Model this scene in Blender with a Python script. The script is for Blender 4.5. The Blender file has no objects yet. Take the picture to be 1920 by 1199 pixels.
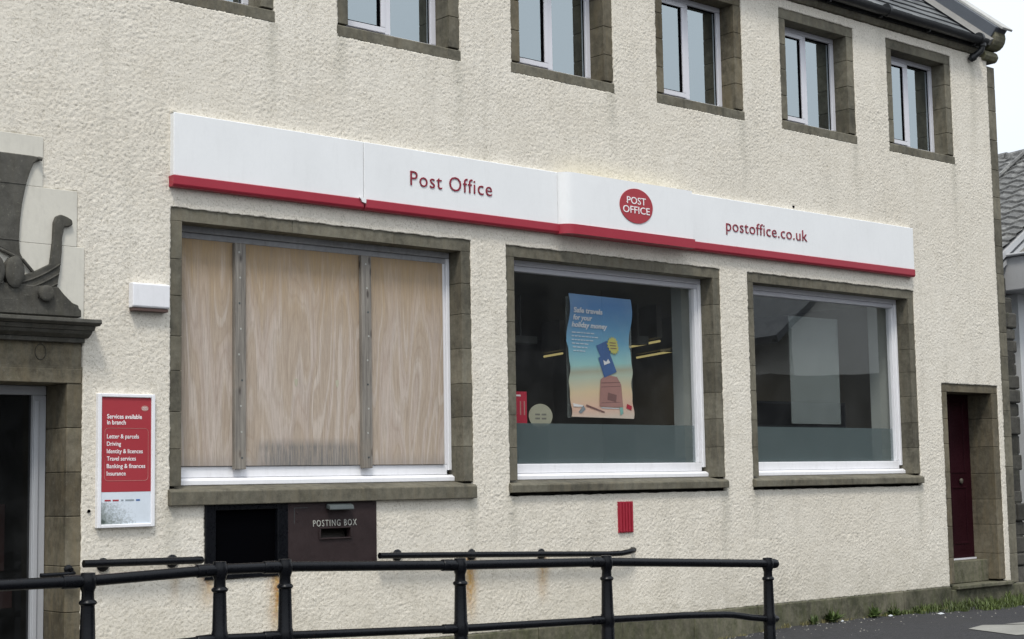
import bpy, math, random
import numpy as np
from mathutils import Vector, Matrix
random.seed(7)
R = math.radians
sc = bpy.context.scene
COL = sc.collection
ZC = 1.5            # eye height; all z values below are measured from the eye and lifted by ZC

# ---------------- camera, sky, sun, exposure ----------------
cd = bpy.data.cameras.new('camera'); cam = bpy.data.objects.new('camera', cd); COL.objects.link(cam)
cd.sensor_width = 36; cd.lens = 3000 / 1920 * 36; cd.clip_end = 2000; cd.clip_start = .05
r_ = Vector((.7476437, -.66388008, -.01709209)); d_ = Vector((.05382949, .08623368, -.99481965)); f_ = Vector((.66191486, .74285059, .10020839))
m3 = Matrix((r_, -d_, -f_)).transposed()
cam.matrix_world = Matrix.Translation((0, -10, ZC)) @ m3.to_4x4()
sc.camera = cam
SUN_EL, SUN_AZ = R(58), R(222)      # azimuth from +Y clockwise: the light comes from behind the camera
w = bpy.data.worlds.new('World'); sc.world = w; w.use_nodes = True
nt = w.node_tree; nt.nodes.clear()
sky = nt.nodes.new('ShaderNodeTexSky'); sky.sky_type = 'NISHITA'; sky.sun_disc = False
sky.sun_elevation = SUN_EL; sky.sun_rotation = SUN_AZ; sky.dust_density = 3
hs = nt.nodes.new('ShaderNodeHueSaturation'); hs.inputs['Saturation'].default_value = .25
nt.links.new(sky.outputs[0], hs.inputs['Color'])
tc = nt.nodes.new('ShaderNodeTexCoord'); nz = nt.nodes.new('ShaderNodeTexNoise')
nz.inputs['Scale'].default_value = 1.6; nz.inputs['Detail'].default_value = 4
nt.links.new(tc.outputs['Generated'], nz.inputs['Vector'])
cr = nt.nodes.new('ShaderNodeValToRGB')
cr.color_ramp.elements[0].position = .3; cr.color_ramp.elements[0].color = (5.4, 5.9, 6.5, 1)
cr.color_ramp.elements[1].position = .75; cr.color_ramp.elements[1].color = (7.2, 7.6, 8.2, 1)
nt.links.new(nz.outputs['Fac'], cr.inputs['Fac'])
mx = nt.nodes.new('ShaderNodeMix'); mx.data_type = 'RGBA'; mx.inputs[0].default_value = .85
sx_ = nt.nodes.new('ShaderNodeSeparateXYZ'); nt.links.new(tc.outputs['Generated'], sx_.inputs[0])
mr = nt.nodes.new('ShaderNodeMapRange'); nt.links.new(sx_.outputs[2], mr.inputs['Value'])      # overcast: zenith brighter than horizon
mr.inputs[1].default_value = 0; mr.inputs[2].default_value = 1; mr.inputs[3].default_value = .80; mr.inputs[4].default_value = 1.65
vm = nt.nodes.new('ShaderNodeVectorMath'); vm.operation = 'SCALE'; nt.links.new(cr.outputs[0], vm.inputs[0]); nt.links.new(mr.outputs[0], vm.inputs['Scale'])
nt.links.new(hs.outputs[0], mx.inputs[6]); nt.links.new(vm.outputs[0], mx.inputs[7])
bg = nt.nodes.new('ShaderNodeBackground'); bg.inputs['Strength'].default_value = .1
ow = nt.nodes.new('ShaderNodeOutputWorld')
nt.links.new(mx.outputs[2], bg.inputs[0]); nt.links.new(bg.outputs[0], ow.inputs[0])
sl = bpy.data.lights.new('sun', 'SUN'); sl.energy = 1.3; sl.angle = R(12); sl.color = (1, .95, .87)
so = bpy.data.objects.new('sun', sl); COL.objects.link(so)
sd = Vector((math.sin(SUN_AZ) * math.cos(SUN_EL), math.cos(SUN_AZ) * math.cos(SUN_EL), math.sin(SUN_EL)))
so.rotation_euler = sd.to_track_quat('Z', 'Y').to_euler(); so.location = (0, -20, 20)
sc.view_settings.view_transform = 'Standard'; sc.view_settings.look = 'None'
sc.view_settings.exposure = .78; sc.view_settings.gamma = 1

# ---------------- material helpers ----------------
class MT:
    def __init__(s, name):
        s.m = bpy.data.materials.new(name); s.m.use_nodes = True; s.t = s.m.node_tree; s.t.nodes.clear()
        s.out = s.t.nodes.new('ShaderNodeOutputMaterial'); s._co = None
    def n(s, typ, out=0, props=None, **kw):
        nd = s.t.nodes.new('ShaderNode' + typ)
        for k, v in (props or {}).items(): setattr(nd, k, v)
        for k, v in kw.items():
            key = int(k[1:]) if k[0] == 'i' and k[1:].isdigit() else k.replace('_', ' ')
            s.put(nd.inputs[key], v)
        return nd.outputs[out]
    def put(s, sock, v):
        if isinstance(v, bpy.types.NodeSocket): s.t.links.new(v, sock)
        else:
            if isinstance(v, tuple) and len(v) == 3 and sock.type == 'RGBA': v = v + (1,)
            sock.default_value = v
    def co(s):
        # world position, so that neighbouring parts do not repeat one another
        if not s._co: s._co = s.n('NewGeometry', 'Position')
        return s._co
    def noise(s, scale, detail=4, rough=.6, vec=None, stretch=None, out=0, dist=0.):
        v = vec or s.co()
        if stretch: v = s.n('VectorMath', 0, {'operation': 'MULTIPLY'}, i0=v, i1=stretch)
        return s.n('TexNoise', out, None, Vector=v, Scale=scale, Detail=detail, Roughness=rough, Distortion=dist)
    def math(s, op, a, b=0., c=0., clamp=False): return s.n('Math', 0, {'operation': op, 'use_clamp': clamp}, i0=a, i1=b, i2=c)
    def ramp(s, fac, *st):
        nd = s.t.nodes.new('ShaderNodeValToRGB'); el = nd.color_ramp.elements
        while len(el) < len(st): el.new(.5)
        for e, (p, c) in zip(el, st):
            e.position = p; e.color = (c if isinstance(c, tuple) else (c, c, c)) + (1,)
        s.put(nd.inputs[0], fac); return nd.outputs[0]
    def mix(s, f, a, b, mode='MIX'):
        nd = s.t.nodes.new('ShaderNodeMix'); nd.data_type = 'RGBA'; nd.blend_type = mode
        s.put(nd.inputs[0], f); s.put(nd.inputs[6], a); s.put(nd.inputs[7], b); return nd.outputs[2]
    def xyz(s):
        nd = s.t.nodes.new('ShaderNodeSeparateXYZ'); s.put(nd.inputs[0], s.co()); return nd.outputs
    def bump(s, h, strength=.3, dist=.01): return s.n('Bump', 0, None, Height=h, Strength=strength, Distance=dist)
    def pbr(s, col, rough=.7, bump=None, metal=0., **kw):
        nd = s.t.nodes.new('ShaderNodeBsdfPrincipled')
        s.put(nd.inputs['Base Color'], col); s.put(nd.inputs['Roughness'], rough); nd.inputs['Metallic'].default_value = metal
        for k, v in kw.items(): s.put(nd.inputs[k.replace('_', ' ')], v)
        if bump: s.put(nd.inputs['Normal'], bump)
        s.put(s.out.inputs[0], nd.outputs[0]); return s.m

def plain(name, col, rough=.5, var=.12, bs=0., bscale=60, metal=0., dirt=0., spec=.4):
    t = MT(name)
    n1 = t.noise(2.3, 5); n2 = t.noise(35, 3)
    f = t.math('ADD', t.math('MULTIPLY', n1, .7), t.math('MULTIPLY', n2, .3))
    k = t.ramp(f, (.3, 1 - var), (.7, 1 + var * .5))
    c = t.mix(1., col, k, 'MULTIPLY')
    if dirt:
        d = t.ramp(t.noise(6, 6, .7, stretch=(3, 3, .6)), (.52, 0.), (.75, dirt))
        c = t.mix(d, c, (.16, .15, .12))
    b = t.bump(t.noise(bscale, 4), bs, .005) if bs else None
    return t.pbr(c, t.ramp(n1, (.3, rough * .85), (.7, min(1, rough * 1.15))), b, metal, Specular_IOR_Level=spec)

def mk_harl():
    t = MT('roughcast_render')
    big = t.noise(.55, 5, .6); mid = t.noise(3.5, 5, .65); fine = t.noise(70, 4, .7)
    c = t.ramp(big, (.3, (.71, .66, .565)), (.7, (.77, .725, .635)))
    c = t.mix(t.ramp(mid, (.42, 0.), (.8, .5)), c, (.60, .55, .455))
    X, Y, Z = t.xyz()
    # vertical dirty runs
    run = t.noise(1.0, 6, .65, stretch=(5, 1, .35))
    c = t.mix(t.ramp(run, (.52, 0.), (.78, .45)), c, (.46, .435, .37))
    # yellow algae stain on the wall above the centre sign box
    sx2 = t.math('MULTIPLY', t.n('MapRange', 0, None, Value=X, i1=9.3, i2=9.7, i3=0., i4=1.), t.n('MapRange', 0, None, Value=X, i1=10.6, i2=11.4, i3=1., i4=0.))
    sz2 = t.n('MapRange', 0, None, Value=t.math('ADD', Z, t.math('MULTIPLY', mid, .25)), i1=ZC + 2.70, i2=ZC + 3.0, i3=.6, i4=0.)
    sz2 = t.math('MULTIPLY', sz2, t.math('GREATER_THAN', Z, ZC + 2.62))
    c = t.mix(t.math('MULTIPLY', sx2, t.math('MULTIPLY', sz2, t.ramp(mid, (.3, .5), (.6, 1.)))), c, (.66, .58, .36))
    # grime runs below the ends of the sills and the sign
    gr_ = None
    for x0, zt, L in ((5.70, -.13, .7), (8.43, -.12, .6), (8.88, -.10, .7), (11.54, -.10, .8), (12.0, -.10, .6), (14.72, -.10, .8), (6.53, 3.48, .8), (7.16, 3.48, .6), (8.35, 3.48, .9), (10.16, 3.48, .7), (11.98, 3.48, .9), (13.80, 3.48, .8), (15.64, 3.48, 1.), (16.1, 4.75, 1.3)):
        dx = t.math('DIVIDE', t.math('SUBTRACT', t.math('ADD', X, t.math('MULTIPLY', t.math('SUBTRACT', mid, .5), .12)), x0), .055)
        g = t.math('MULTIPLY', t.math('POWER', 2.718, t.math('MULTIPLY', t.math('MULTIPLY', dx, dx), -1.)), t.math('MULTIPLY', t.n('MapRange', 0, None, Value=Z, i1=ZC + zt - L, i2=ZC + zt, i3=0., i4=1.), t.math('LESS_THAN', Z, ZC + zt)))
        gr_ = g if gr_ is None else t.math('MAXIMUM', gr_, g)
    c = t.mix(t.math('MULTIPLY', gr_, .42), c, (.34, .33, .27))
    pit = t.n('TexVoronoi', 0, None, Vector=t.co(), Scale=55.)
    c = t.mix(t.ramp(t.math('MULTIPLY', pit, t.ramp(t.noise(9, 2), (.45, 1.8), (.62, .6))), (.05, .65), (.17, 0.)), c, (.25, .22, .175))  # small pits darkened in the colour, as the shade inside them
    # damp grey near the ground
    gz = t.n('MapRange', 0, None, Value=Z, i1=ZC - 1.25, i2=ZC - .75, i3=.8, i4=0.)
    c = t.mix(t.math('MULTIPLY', gz, t.ramp(mid, (.35, .1), (.7, .7))), c, (.40, .375, .30))
    # rust runs below the handrail fixings and the black panel
    tot = None
    wob = t.math('MULTIPLY', t.math('SUBTRACT', t.noise(3., 4, stretch=(1, 1, 2.5)), .5), .07)
    for x0, wd, zt, zb, k in ((6.575, .08, -.64, -1.15, 1.), (5.985, .065, -.62, -.90, 1.), (5.72, .04, -.60, -.85, .5), (8.40, .06, -.62, -1.15, 1.), (9.20, .055, -.64, -1.05, .75), (7.66, .02, -.6, -.8, .2), (5.15, .02, -.57, -.8, .15)):
        dx = t.math('DIVIDE', t.math('SUBTRACT', t.math('ADD', X, wob), x0), wd)
        g = t.math('POWER', 2.718, t.math('MULTIPLY', t.math('MULTIPLY', dx, dx), -1.))
        vz = t.math('MULTIPLY', t.n('MapRange', 0, None, Value=Z, i1=ZC + zb, i2=ZC + zb + .3, i3=0., i4=1.), t.n('MapRange', 0, None, Value=Z, i1=ZC + zt, i2=ZC + zt + .03, i3=1., i4=0.))
        g = t.math('MULTIPLY', t.math('MULTIPLY', g, vz), k)
        tot = g if tot is None else t.math('MAXIMUM', tot, g)
    tot = t.math('MULTIPLY', tot, t.ramp(t.noise(16, 5, .7, stretch=(2.2, 1, .6)), (.30, .3), (.5, 1.)), clamp=True)
    c = t.mix(tot, c, t.ramp(t.noise(25, 3), (.35, (.36, .17, .045)), (.65, (.52, .33, .10))))
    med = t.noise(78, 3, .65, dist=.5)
    c = t.mix(t.ramp(med, (.34, .75), (.46, 0.)), c, (.42, .38, .30))      # self-shadow of the harling's hollows painted into the colour, with some lodged grime
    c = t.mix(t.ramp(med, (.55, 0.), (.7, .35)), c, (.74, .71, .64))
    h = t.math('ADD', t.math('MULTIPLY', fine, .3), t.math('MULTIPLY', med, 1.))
    return t.pbr(c, .93, t.bump(h, .7, .0065), Specular_IOR_Level=.2)

def mk_stone(name, dark, light, warm, moss=.25):
    t = MT(name)
    tone = t.n('Attribute', 2, {'attribute_name': 'tone'})
    a = t.noise(1.6, 6, .6); b = t.noise(14, 6, .75); s = t.noise(2.5, 6, .7, stretch=(6, 6, 1))
    c = t.mix(t.ramp(t.math('ADD', t.math('MULTIPLY', b, .5), t.math('MULTIPLY', a, .5)), (.40, 0.), (.60, 1.)), dark, light)
    c = t.mix(t.math('MULTIPLY', t.ramp(s, (.45, 0.), (.7, 1.)), .55), c, warm)
    c = t.mix(1., c, t.n('CombineColor', 0, None, i0=tone, i1=tone, i2=tone), 'MULTIPLY')
    c = t.mix(t.math('MULTIPLY', t.ramp(t.noise(5, 6, .7), (.55, 0.), (.72, 1.)), moss), c, (.055, .06, .03))
    c = t.mix(t.math('MULTIPLY', t.ramp(t.noise(38, 4, .8), (.60, 0.), (.70, 1.)), .4), c, (.27, .26, .215))
    c = t.mix(t.math('MULTIPLY', t.ramp(t.noise(3.2, 6, .75, stretch=(4, 4, 1)), (.52, 0.), (.70, 1.)), .42), c, (.04, .037, .03))   # soot
    h = t.math('ADD', t.math('MULTIPLY', b, .6), t.math('MULTIPLY', t.noise(110, 3), .3))
    return t.pbr(c, .88, t.bump(h, .5, .006), Specular_IOR_Level=.25)

def mk_ply():
    t = MT('weathered_plywood')
    X, Y, Z = t.xyz()
    off = t.n('Attribute', 2, {'attribute_name': 'tone'})
    px = t.math('ADD', X, t.math('MULTIPLY', off, 3.1))
    v = t.n('CombineXYZ', 0, None, X=t.math('MULTIPLY', px, 4.4), Y=off, Z=t.math('MULTIPLY', Z, .62))
    f = t.n('TexNoise', 0, None, Vector=v, Scale=1.05, Detail=1.6, Roughness=.35, Distortion=.2)
    w1 = t.math('SINE', t.math('ADD', t.math('MULTIPLY', f, 44.), t.math('MULTIPLY', t.noise(1., 5, .8, stretch=(60, 1, 2.5)), 2.2)))
    w2 = t.math('SINE', t.math('ADD', t.math('MULTIPLY', f, 150.), t.math('MULTIPLY', t.noise(12, 3, stretch=(3, 1, .3)), 3.)))
    band = t.math('SINE', t.math('MULTIPLY', f, 26.))
    grain = t.noise(1., 5, .8, stretch=(190, 1, 5)); g2 = t.noise(1., 4, .7, stretch=(38, 1, 1.6))
    c = t.ramp(g2, (.3, (.41, .325, .23)), (.7, (.54, .445, .335)))
    # silvered lower part, warmer sheltered top
    top = t.n('MapRange', 0, None, Value=t.math('ADD', Z, t.math('MULTIPLY', t.math('SUBTRACT', g2, .5), .8)), i1=ZC + 1.1, i2=ZC + 1.75, i3=0., i4=1.)
    c = t.mix(t.math('MULTIPLY', top, .85), c, (.35, .235, .11))
    c = t.mix(t.math('MULTIPLY', t.math('SUBTRACT', 1., top), .38), c, (.44, .37, .33))
    pale = t.math('MULTIPLY', t.ramp(w1, (.35, 0.), (1., 1.)), t.math('SUBTRACT', .46, t.math('MULTIPLY', top, .5)))
    c = t.mix(pale, c, (.66, .595, .54))
    c = t.mix(t.math('MULTIPLY', t.ramp(band, (.4, 0.), (.95, 1.)), t.math('SUBTRACT', .40, t.math('MULTIPLY', top, .3))), c, (.55, .47, .43))
    c = t.mix(t.math('MULTIPLY', t.ramp(w2, (.6, 0.), (1., 1.)), .18), c, (.27, .18, .12))
    c = t.mix(t.ramp(grain, (.36, .6), (.58, 0.)), c, (.24, .19, .15))
    c = t.mix(t.ramp(t.noise(1., 6, .8, stretch=(14, 1, 2)), (.52, 0.), (.72, .35)), c, (.25, .21, .18))
    # water-grey foot with a shape of its own
    gr = t.noise(1., 5, .85, stretch=(70, 1, 3.5))
    zz = t.math('SUBTRACT', Z, t.math('MULTIPLY', t.math('SUBTRACT', gr, .5), .16))
    low = t.n('MapRange', 0, None, Value=zz, i1=ZC + .10, i2=ZC + .24, i3=.65, i4=0.)
    c = t.mix(low, c, (.235, .22, .205))
    cx = t.math('ABSOLUTE', t.math('SUBTRACT', X, 6.98))
    edge = t.n('MapRange', 0, None, Value=t.math('ADD', cx, t.math('MULTIPLY', gr, .25)), i1=.48, i2=.68, i3=1., i4=0.)
    st = t.math('MULTIPLY', t.n('MapRange', 0, None, Value=t.math('SUBTRACT', Z, t.math('MULTIPLY', gr, .06)), i1=ZC + .255, i2=ZC + .325, i3=1., i4=0.), edge)
    c = t.mix(t.math('MULTIPLY', st, t.ramp(gr, (.38, 1.), (.62, .25))), c, (.15, .15, .145))
    return t.pbr(c, .8, t.bump(grain, .25, .003), Specular_IOR_Level=.25)

def mk_wood(name, a, b):
    t = MT(name)
    g = t.noise(1., 6, .75, stretch=(60, 60, 2.2)); k = t.n('TexVoronoi', 0, None, Vector=t.n('VectorMath', 0, {'operation': 'MULTIPLY'}, i0=t.co(), i1=(14., 14., 5.)), Scale=1.)
    c = t.ramp(g, (.3, a), (.7, b))
    c = t.mix(t.ramp(k, (.10, .85), (.22, 0.)), c, (.05, .04, .035))
    c = t.mix(t.math('MULTIPLY', t.ramp(t.noise(3, 4), (.55, 0.), (.75, 1.)), .35), c, (.33, .27, .2))
    return t.pbr(c, .85, t.bump(g, .4, .004))

def mk_glass(name, f0, tint, bend=.0, gcol=(.92, .96, 1.)):
    t = MT(name)
    # Schlick reflectance of a double pane, the same from either side
    g = t.t.nodes.new('ShaderNodeNewGeometry'); dp = t.t.nodes.new('ShaderNodeVectorMath'); dp.operation = 'DOT_PRODUCT'
    t.t.links.new(g.outputs['Incoming'], dp.inputs[0]); t.t.links.new(g.outputs['Normal'], dp.inputs[1])
    ct = t.math('SUBTRACT', 1., t.math('ABSOLUTE', dp.outputs['Value']), clamp=True)
    fr = t.math('ADD', f0, t.math('MULTIPLY', t.math('POWER', ct, 5.), 1. - f0), clamp=True)
    nd = None
    if bend: nd = t.bump(t.noise(.9, 1, .3), bend, .02)
    gl = t.n('BsdfGlossy', 0, None, Color=gcol, Roughness=.004, **({'Normal': nd} if nd else {}))
    tr = t.n('BsdfTransparent', 0, None, Color=tint)
    # thin film of dust that scatters a little
    df = t.n('BsdfDiffuse', 0, None, Color=(.45, .47, .48))
    ms = t.n('MixShader', 0, None, i0=fr, i1=tr, i2=gl)
    ms = t.n('MixShader', 0, None, i0=t.ramp(t.noise(4, 5), (.4, .008), (.8, .035)), i1=ms, i2=df)
    t.put(t.out.inputs[0], ms); return t.m

def mk_sheer(name, col, alpha, rough=.7):
    t = MT(name)
    a = t.math('ADD', t.math('MULTIPLY', t.noise(2.5, 4), .18), alpha - .09)
    ms = t.n('MixShader', 0, None, i0=a, i1=t.n('BsdfTransparent'), i2=t.n('BsdfDiffuse', 0, None, Color=col))
    t.put(t.out.inputs[0], ms); return t.m

def mk_emit(name, col, s):
    t = MT(name); t.put(t.out.inputs[0], t.n('Emission', 0, None, Color=col, Strength=s)); return t.m

def mk_slate():
    t = MT('roof_slate')
    tone = t.n('Attribute', 2, {'attribute_name': 'tone'})
    a = t.noise(3, 5, .7)
    c = t.ramp(a, (.3, (.075, .08, .085)), (.7, (.15, .155, .155)))
    c = t.mix(1., c, t.n('CombineColor', 0, None, i0=tone, i1=tone, i2=tone), 'MULTIPLY')
    c = t.mix(t.ramp(t.noise(22, 5, .8), (.6, 0.), (.7, .5)), c, (.24, .25, .20))
    return t.pbr(c, .8, t.bump(t.noise(40, 5, .8), .6, .008), Specular_IOR_Level=.25)

def mk_tile():
    t = MT('concrete_tile')
    c = t.ramp(t.noise(7, 6, .85), (.38, (.07, .07, .07)), (.52, (.14, .14, .135)), (.66, (.27, .27, .255)))
    return t.pbr(c, .9, t.bump(t.noise(14, 5, .8), .8, .03))

def mk_asphalt():
    t = MT('asphalt')
    f = t.noise(160, 3, .8); b = t.noise(1.2, 5, .6); s = t.n('TexVoronoi', 0, None, Vector=t.co(), Scale=95.)
    c = t.ramp(f, (.35, (.034, .034, .037)), (.7, (.072, .072, .075)))
    c = t.mix(t.ramp(s, (.06, .5), (.16, 0.)), c, (.17, .17, .165))
    c = t.mix(t.ramp(t.noise(38, 5, .85), (.5, 0.), (.68, .6)), c, (.115, .115, .118))
    c = t.mix(t.ramp(t.noise(7, 5, .7), (.5, 0.), (.72, .5)), c, (.036, .036, .035))
    c = t.mix(t.ramp(b, (.45, 0.), (.75, .5)), c, (.055, .054, .053))
    return t.pbr(c, .95, t.bump(t.math('ADD', f, t.math('MULTIPLY', s, .4)), .8, .01), Specular_IOR_Level=.12)

def mk_metal(name, col, rough=.35, rust=0., spec=.5):
    t = MT(name)
    n1 = t.noise(5, 5, .7); n2 = t.noise(45, 4, .7)
    c = t.mix(t.ramp(n1, (.4, 0.), (.8, .5)), col, tuple(v * 1.9 + .004 for v in col))
    if rust: c = t.mix(t.ramp(t.noise(30, 6, .8), (.64, 0.), (.70, rust)), c, (.075, .04, .022))
    return t.pbr(c, t.ramp(n2, (.35, rough * .8), (.7, rough * 1.4)), t.bump(n2, .25, .002), Specular_IOR_Level=spec)

def mk_picture():
    t = MT('grey_picture_print'); X, Y, Z = t.xyz()
    fall = t.math('ADD', t.math('MULTIPLY', t.math('SUBTRACT', X, 5.13), 2.2), t.math('MULTIPLY', t.math('SUBTRACT', Z, ZC - .25), 2.6))
    n = t.math('SUBTRACT', t.noise(75, 6, .8), t.math('MULTIPLY', fall, .55))
    c = t.mix(t.ramp(n, (.12, 0.), (.40, 1.)), (.66, .72, .78), (.22, .25, .24))
    dk = t.math('SUBTRACT', .5, t.math('MULTIPLY', t.math('ADD', t.math('ABSOLUTE', t.math('SUBTRACT', X, 5.155)), t.math('ABSOLUTE', t.math('SUBTRACT', Z, ZC - .23))), 8.))
    c = t.mix(t.ramp(t.math('ADD', dk, t.math('MULTIPLY', t.noise(60, 3), .4)), (.45, 0.), (.6, 1.)), c, (.06, .08, .07))
    return t.pbr(c, .6)

def mk_poster():
    t = MT('poster_print')
    nd = t.t.nodes.new('ShaderNodeSeparateXYZ'); t.put(nd.inputs[0], t.n('TexCoord', 'Generated'))
    zg = t.math('ADD', nd.outputs[2], t.math('MULTIPLY', t.math('SUBTRACT', nd.outputs[0], .5), -.05))
    c = t.ramp(zg, (0., (0.75, 0.61, 0.50)), (.08, (0.85, 0.52, 0.39)), (.22, (0.85, 0.64, 0.39)), (.34, (0.54, 0.61, 0.48)), (.385, (0.45, 0.43, 0.31)), (.44, (0.33, 0.61, 0.59)), (.60, (0.15, 0.39, 0.56)), (.92, (0.09, 0.25, 0.53)), (1., (0.15, 0.32, 0.59)))
    c = t.mix(t.ramp(t.noise(2.6, 4), (.5, 0.), (.85, .25)), c, (.60, .66, .64))
    c = t.mix(.06, c, (.80, .86, .86))
    return t.pbr(c, .35)

M = dict(
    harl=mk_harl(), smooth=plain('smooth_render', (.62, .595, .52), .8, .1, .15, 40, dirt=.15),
    stone=mk_stone('sandstone', (.082, .076, .058), (.185, .172, .132), (.175, .152, .105)),
    reveal=mk_stone('sandstone_reveal', (.076, .066, .046), (.175, .155, .112), (.18, .142, .082), .35),
    carved=mk_stone('carved_sandstone', (.052, .050, .043), (.105, .101, .088), (.09, .083, .064), .3),
    plinth=mk_stone('mossy_plinth_stone', (.055, .055, .036), (.17, .158, .115), (.07, .08, .03), .9),
    rubble=mk_stone('rubble_stone', (.035, .034, .030), (.095, .09, .078), (.07, .068, .052), .6),
    mortar=plain('mortar', (.06, .055, .042), .95, .2),
    white=plain('white_painted_timber', (.80, .80, .82), .45, .06, .1, 50, dirt=.12),
    headgrey=plain('head_board_grey', (.40, .40, .41), .6, .35, .15, 40, dirt=.5), upvc=plain('white_upvc', (.66, .66, .70), .35, .05), greyframe=plain('grey_door_frame', (.42, .43, .45), .4, .08),
    sign=plain('white_sign_panel', (.80, .81, .81), .4, .04, dirt=.05), red=plain('red_plastic', (.34, .026, .045), .4, .08),
    signred=plain('red_print', (.36, .034, .045), .45, .06), letter=plain('dark_red_letter', (.23, .012, .03), .4, .05),
    wprint=plain('white_print', (.85, .82, .82), .5, .03), pprint=plain('pale_print', (.66, .72, .78), .5, .1),
    ply=mk_ply(), batten=mk_wood('grey_batten', (.10, .09, .078), (.30, .275, .24)),
    glass=mk_glass('shop_glass', .20, (.95, .97, .96), .12), uglass=mk_glass('upper_glass', .38, (.30, .34, .36), .03, (.86, .97, 1.)),
    dglass=mk_glass('door_glass', .03, (.25, .25, .25)),
    film=mk_sheer('privacy_film', (.135, .170, .175), .84), sheer=mk_sheer('sheer_panel', (.36, .40, .39), .34),
    black=mk_metal('black_paint', (.003, .0035, .005), .3, rust=.35, spec=.22), blackmat=plain('black_matt', (.0012, .0013, .002), .9, .3, spec=.02),
    bronze=mk_metal('brown_bronze', (.026, .017, .017), .45, spec=.3), hood=mk_metal('grey_hood', (.055, .065, .065), .4),
    brass=plain('worn_letter_metal', (.42, .42, .38), .35, .2), knob=plain('dull_knob', (.10, .09, .07), .4), slotb=plain('brown_plastic', (.10, .06, .05), .6, .2), slot=plain('slot_brown', (.02, .016, .012), .6, .2),
    inner=plain('interior_wall', (.20, .185, .16), .9, .1), ceil=plain('interior_ceiling', (.30, .285, .25), .9, .1), lining=plain('window_lining', (.50, .53, .51), .7, .08),
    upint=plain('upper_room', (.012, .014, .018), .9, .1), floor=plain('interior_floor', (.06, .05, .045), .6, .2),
    slate=mk_slate(), lead=plain('lead_flashing', (.09, .10, .115), .6, .2, .2), fillet=plain('mortar_fillet', (.20, .195, .185), .9, .3, .4, 30),
    gutter=mk_metal('black_gutter', (.012, .013, .014), .4), asphalt=mk_asphalt(), slab=plain('pale_paving', (.27, .265, .24), .85, .3, .5, 80, dirt=.3),
    door=mk_metal('maroon_paint', (.017, .0025, .005), .5, spec=.12), ramp=plain('concrete', (.26, .25, .22), .9, .2, .4, 40),
    nbwall=plain('pale_wall', (.56, .57, .57), .8, .08), nbtrim=plain('white_fascia', (.44, .445, .45), .6, .06, dirt=.2), nbtri=plain('beige_render', (.46, .43, .37), .85, .1),
    tile=mk_tile(), pale=plain('far_house_render', (.62, .60, .54), .9, .08), darkstone=plain('far_dark_stone', (.03, .029, .026), .9, .2),
    poster=mk_poster(), sun=plain('badge_yellow', (.60, .55, .16), .5, .05), card=plain('card_blue', (.07, .15, .36), .5, .2), case=plain('case_pink', (.46, .24, .21), .5, .12), casedk=plain('case_dark', (.24, .12, .11), .5, .1), teal=plain('teal_print', (.25, .50, .45), .5, .1),
    lamp=mk_emit('lit_tube', (1., .82, .33), .24), lampbody=plain('lamp_body', (.30, .30, .28), .5), redsign=plain('red_notice', (.50, .02, .05), .5), cream=plain('cream_sticker', (.42, .40, .30), .6), screen=plain('black_screen', (.004, .005, .007), .4, spec=.15),
    leaf=plain('weed_leaf', (.085, .13, .035), .6, .6), grass=plain('grass_blade', (.095, .13, .032), .6, .8), drygrass=plain('dry_grass', (.20, .18, .075), .8, .3), paper=plain('white_paper', (.50, .52, .54), .6, .05),
    moss=mk_stone('mossy_skew_stone', (.10, .095, .065), (.17, .16, .115), (.12, .13, .035), .8), skew=plain('pale_cope_stone', (.42, .42, .40), .9, .3, .3, 25),
    picture=mk_picture(), faint=plain('grey_print', (.28, .32, .35), .6, .1),
)

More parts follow.
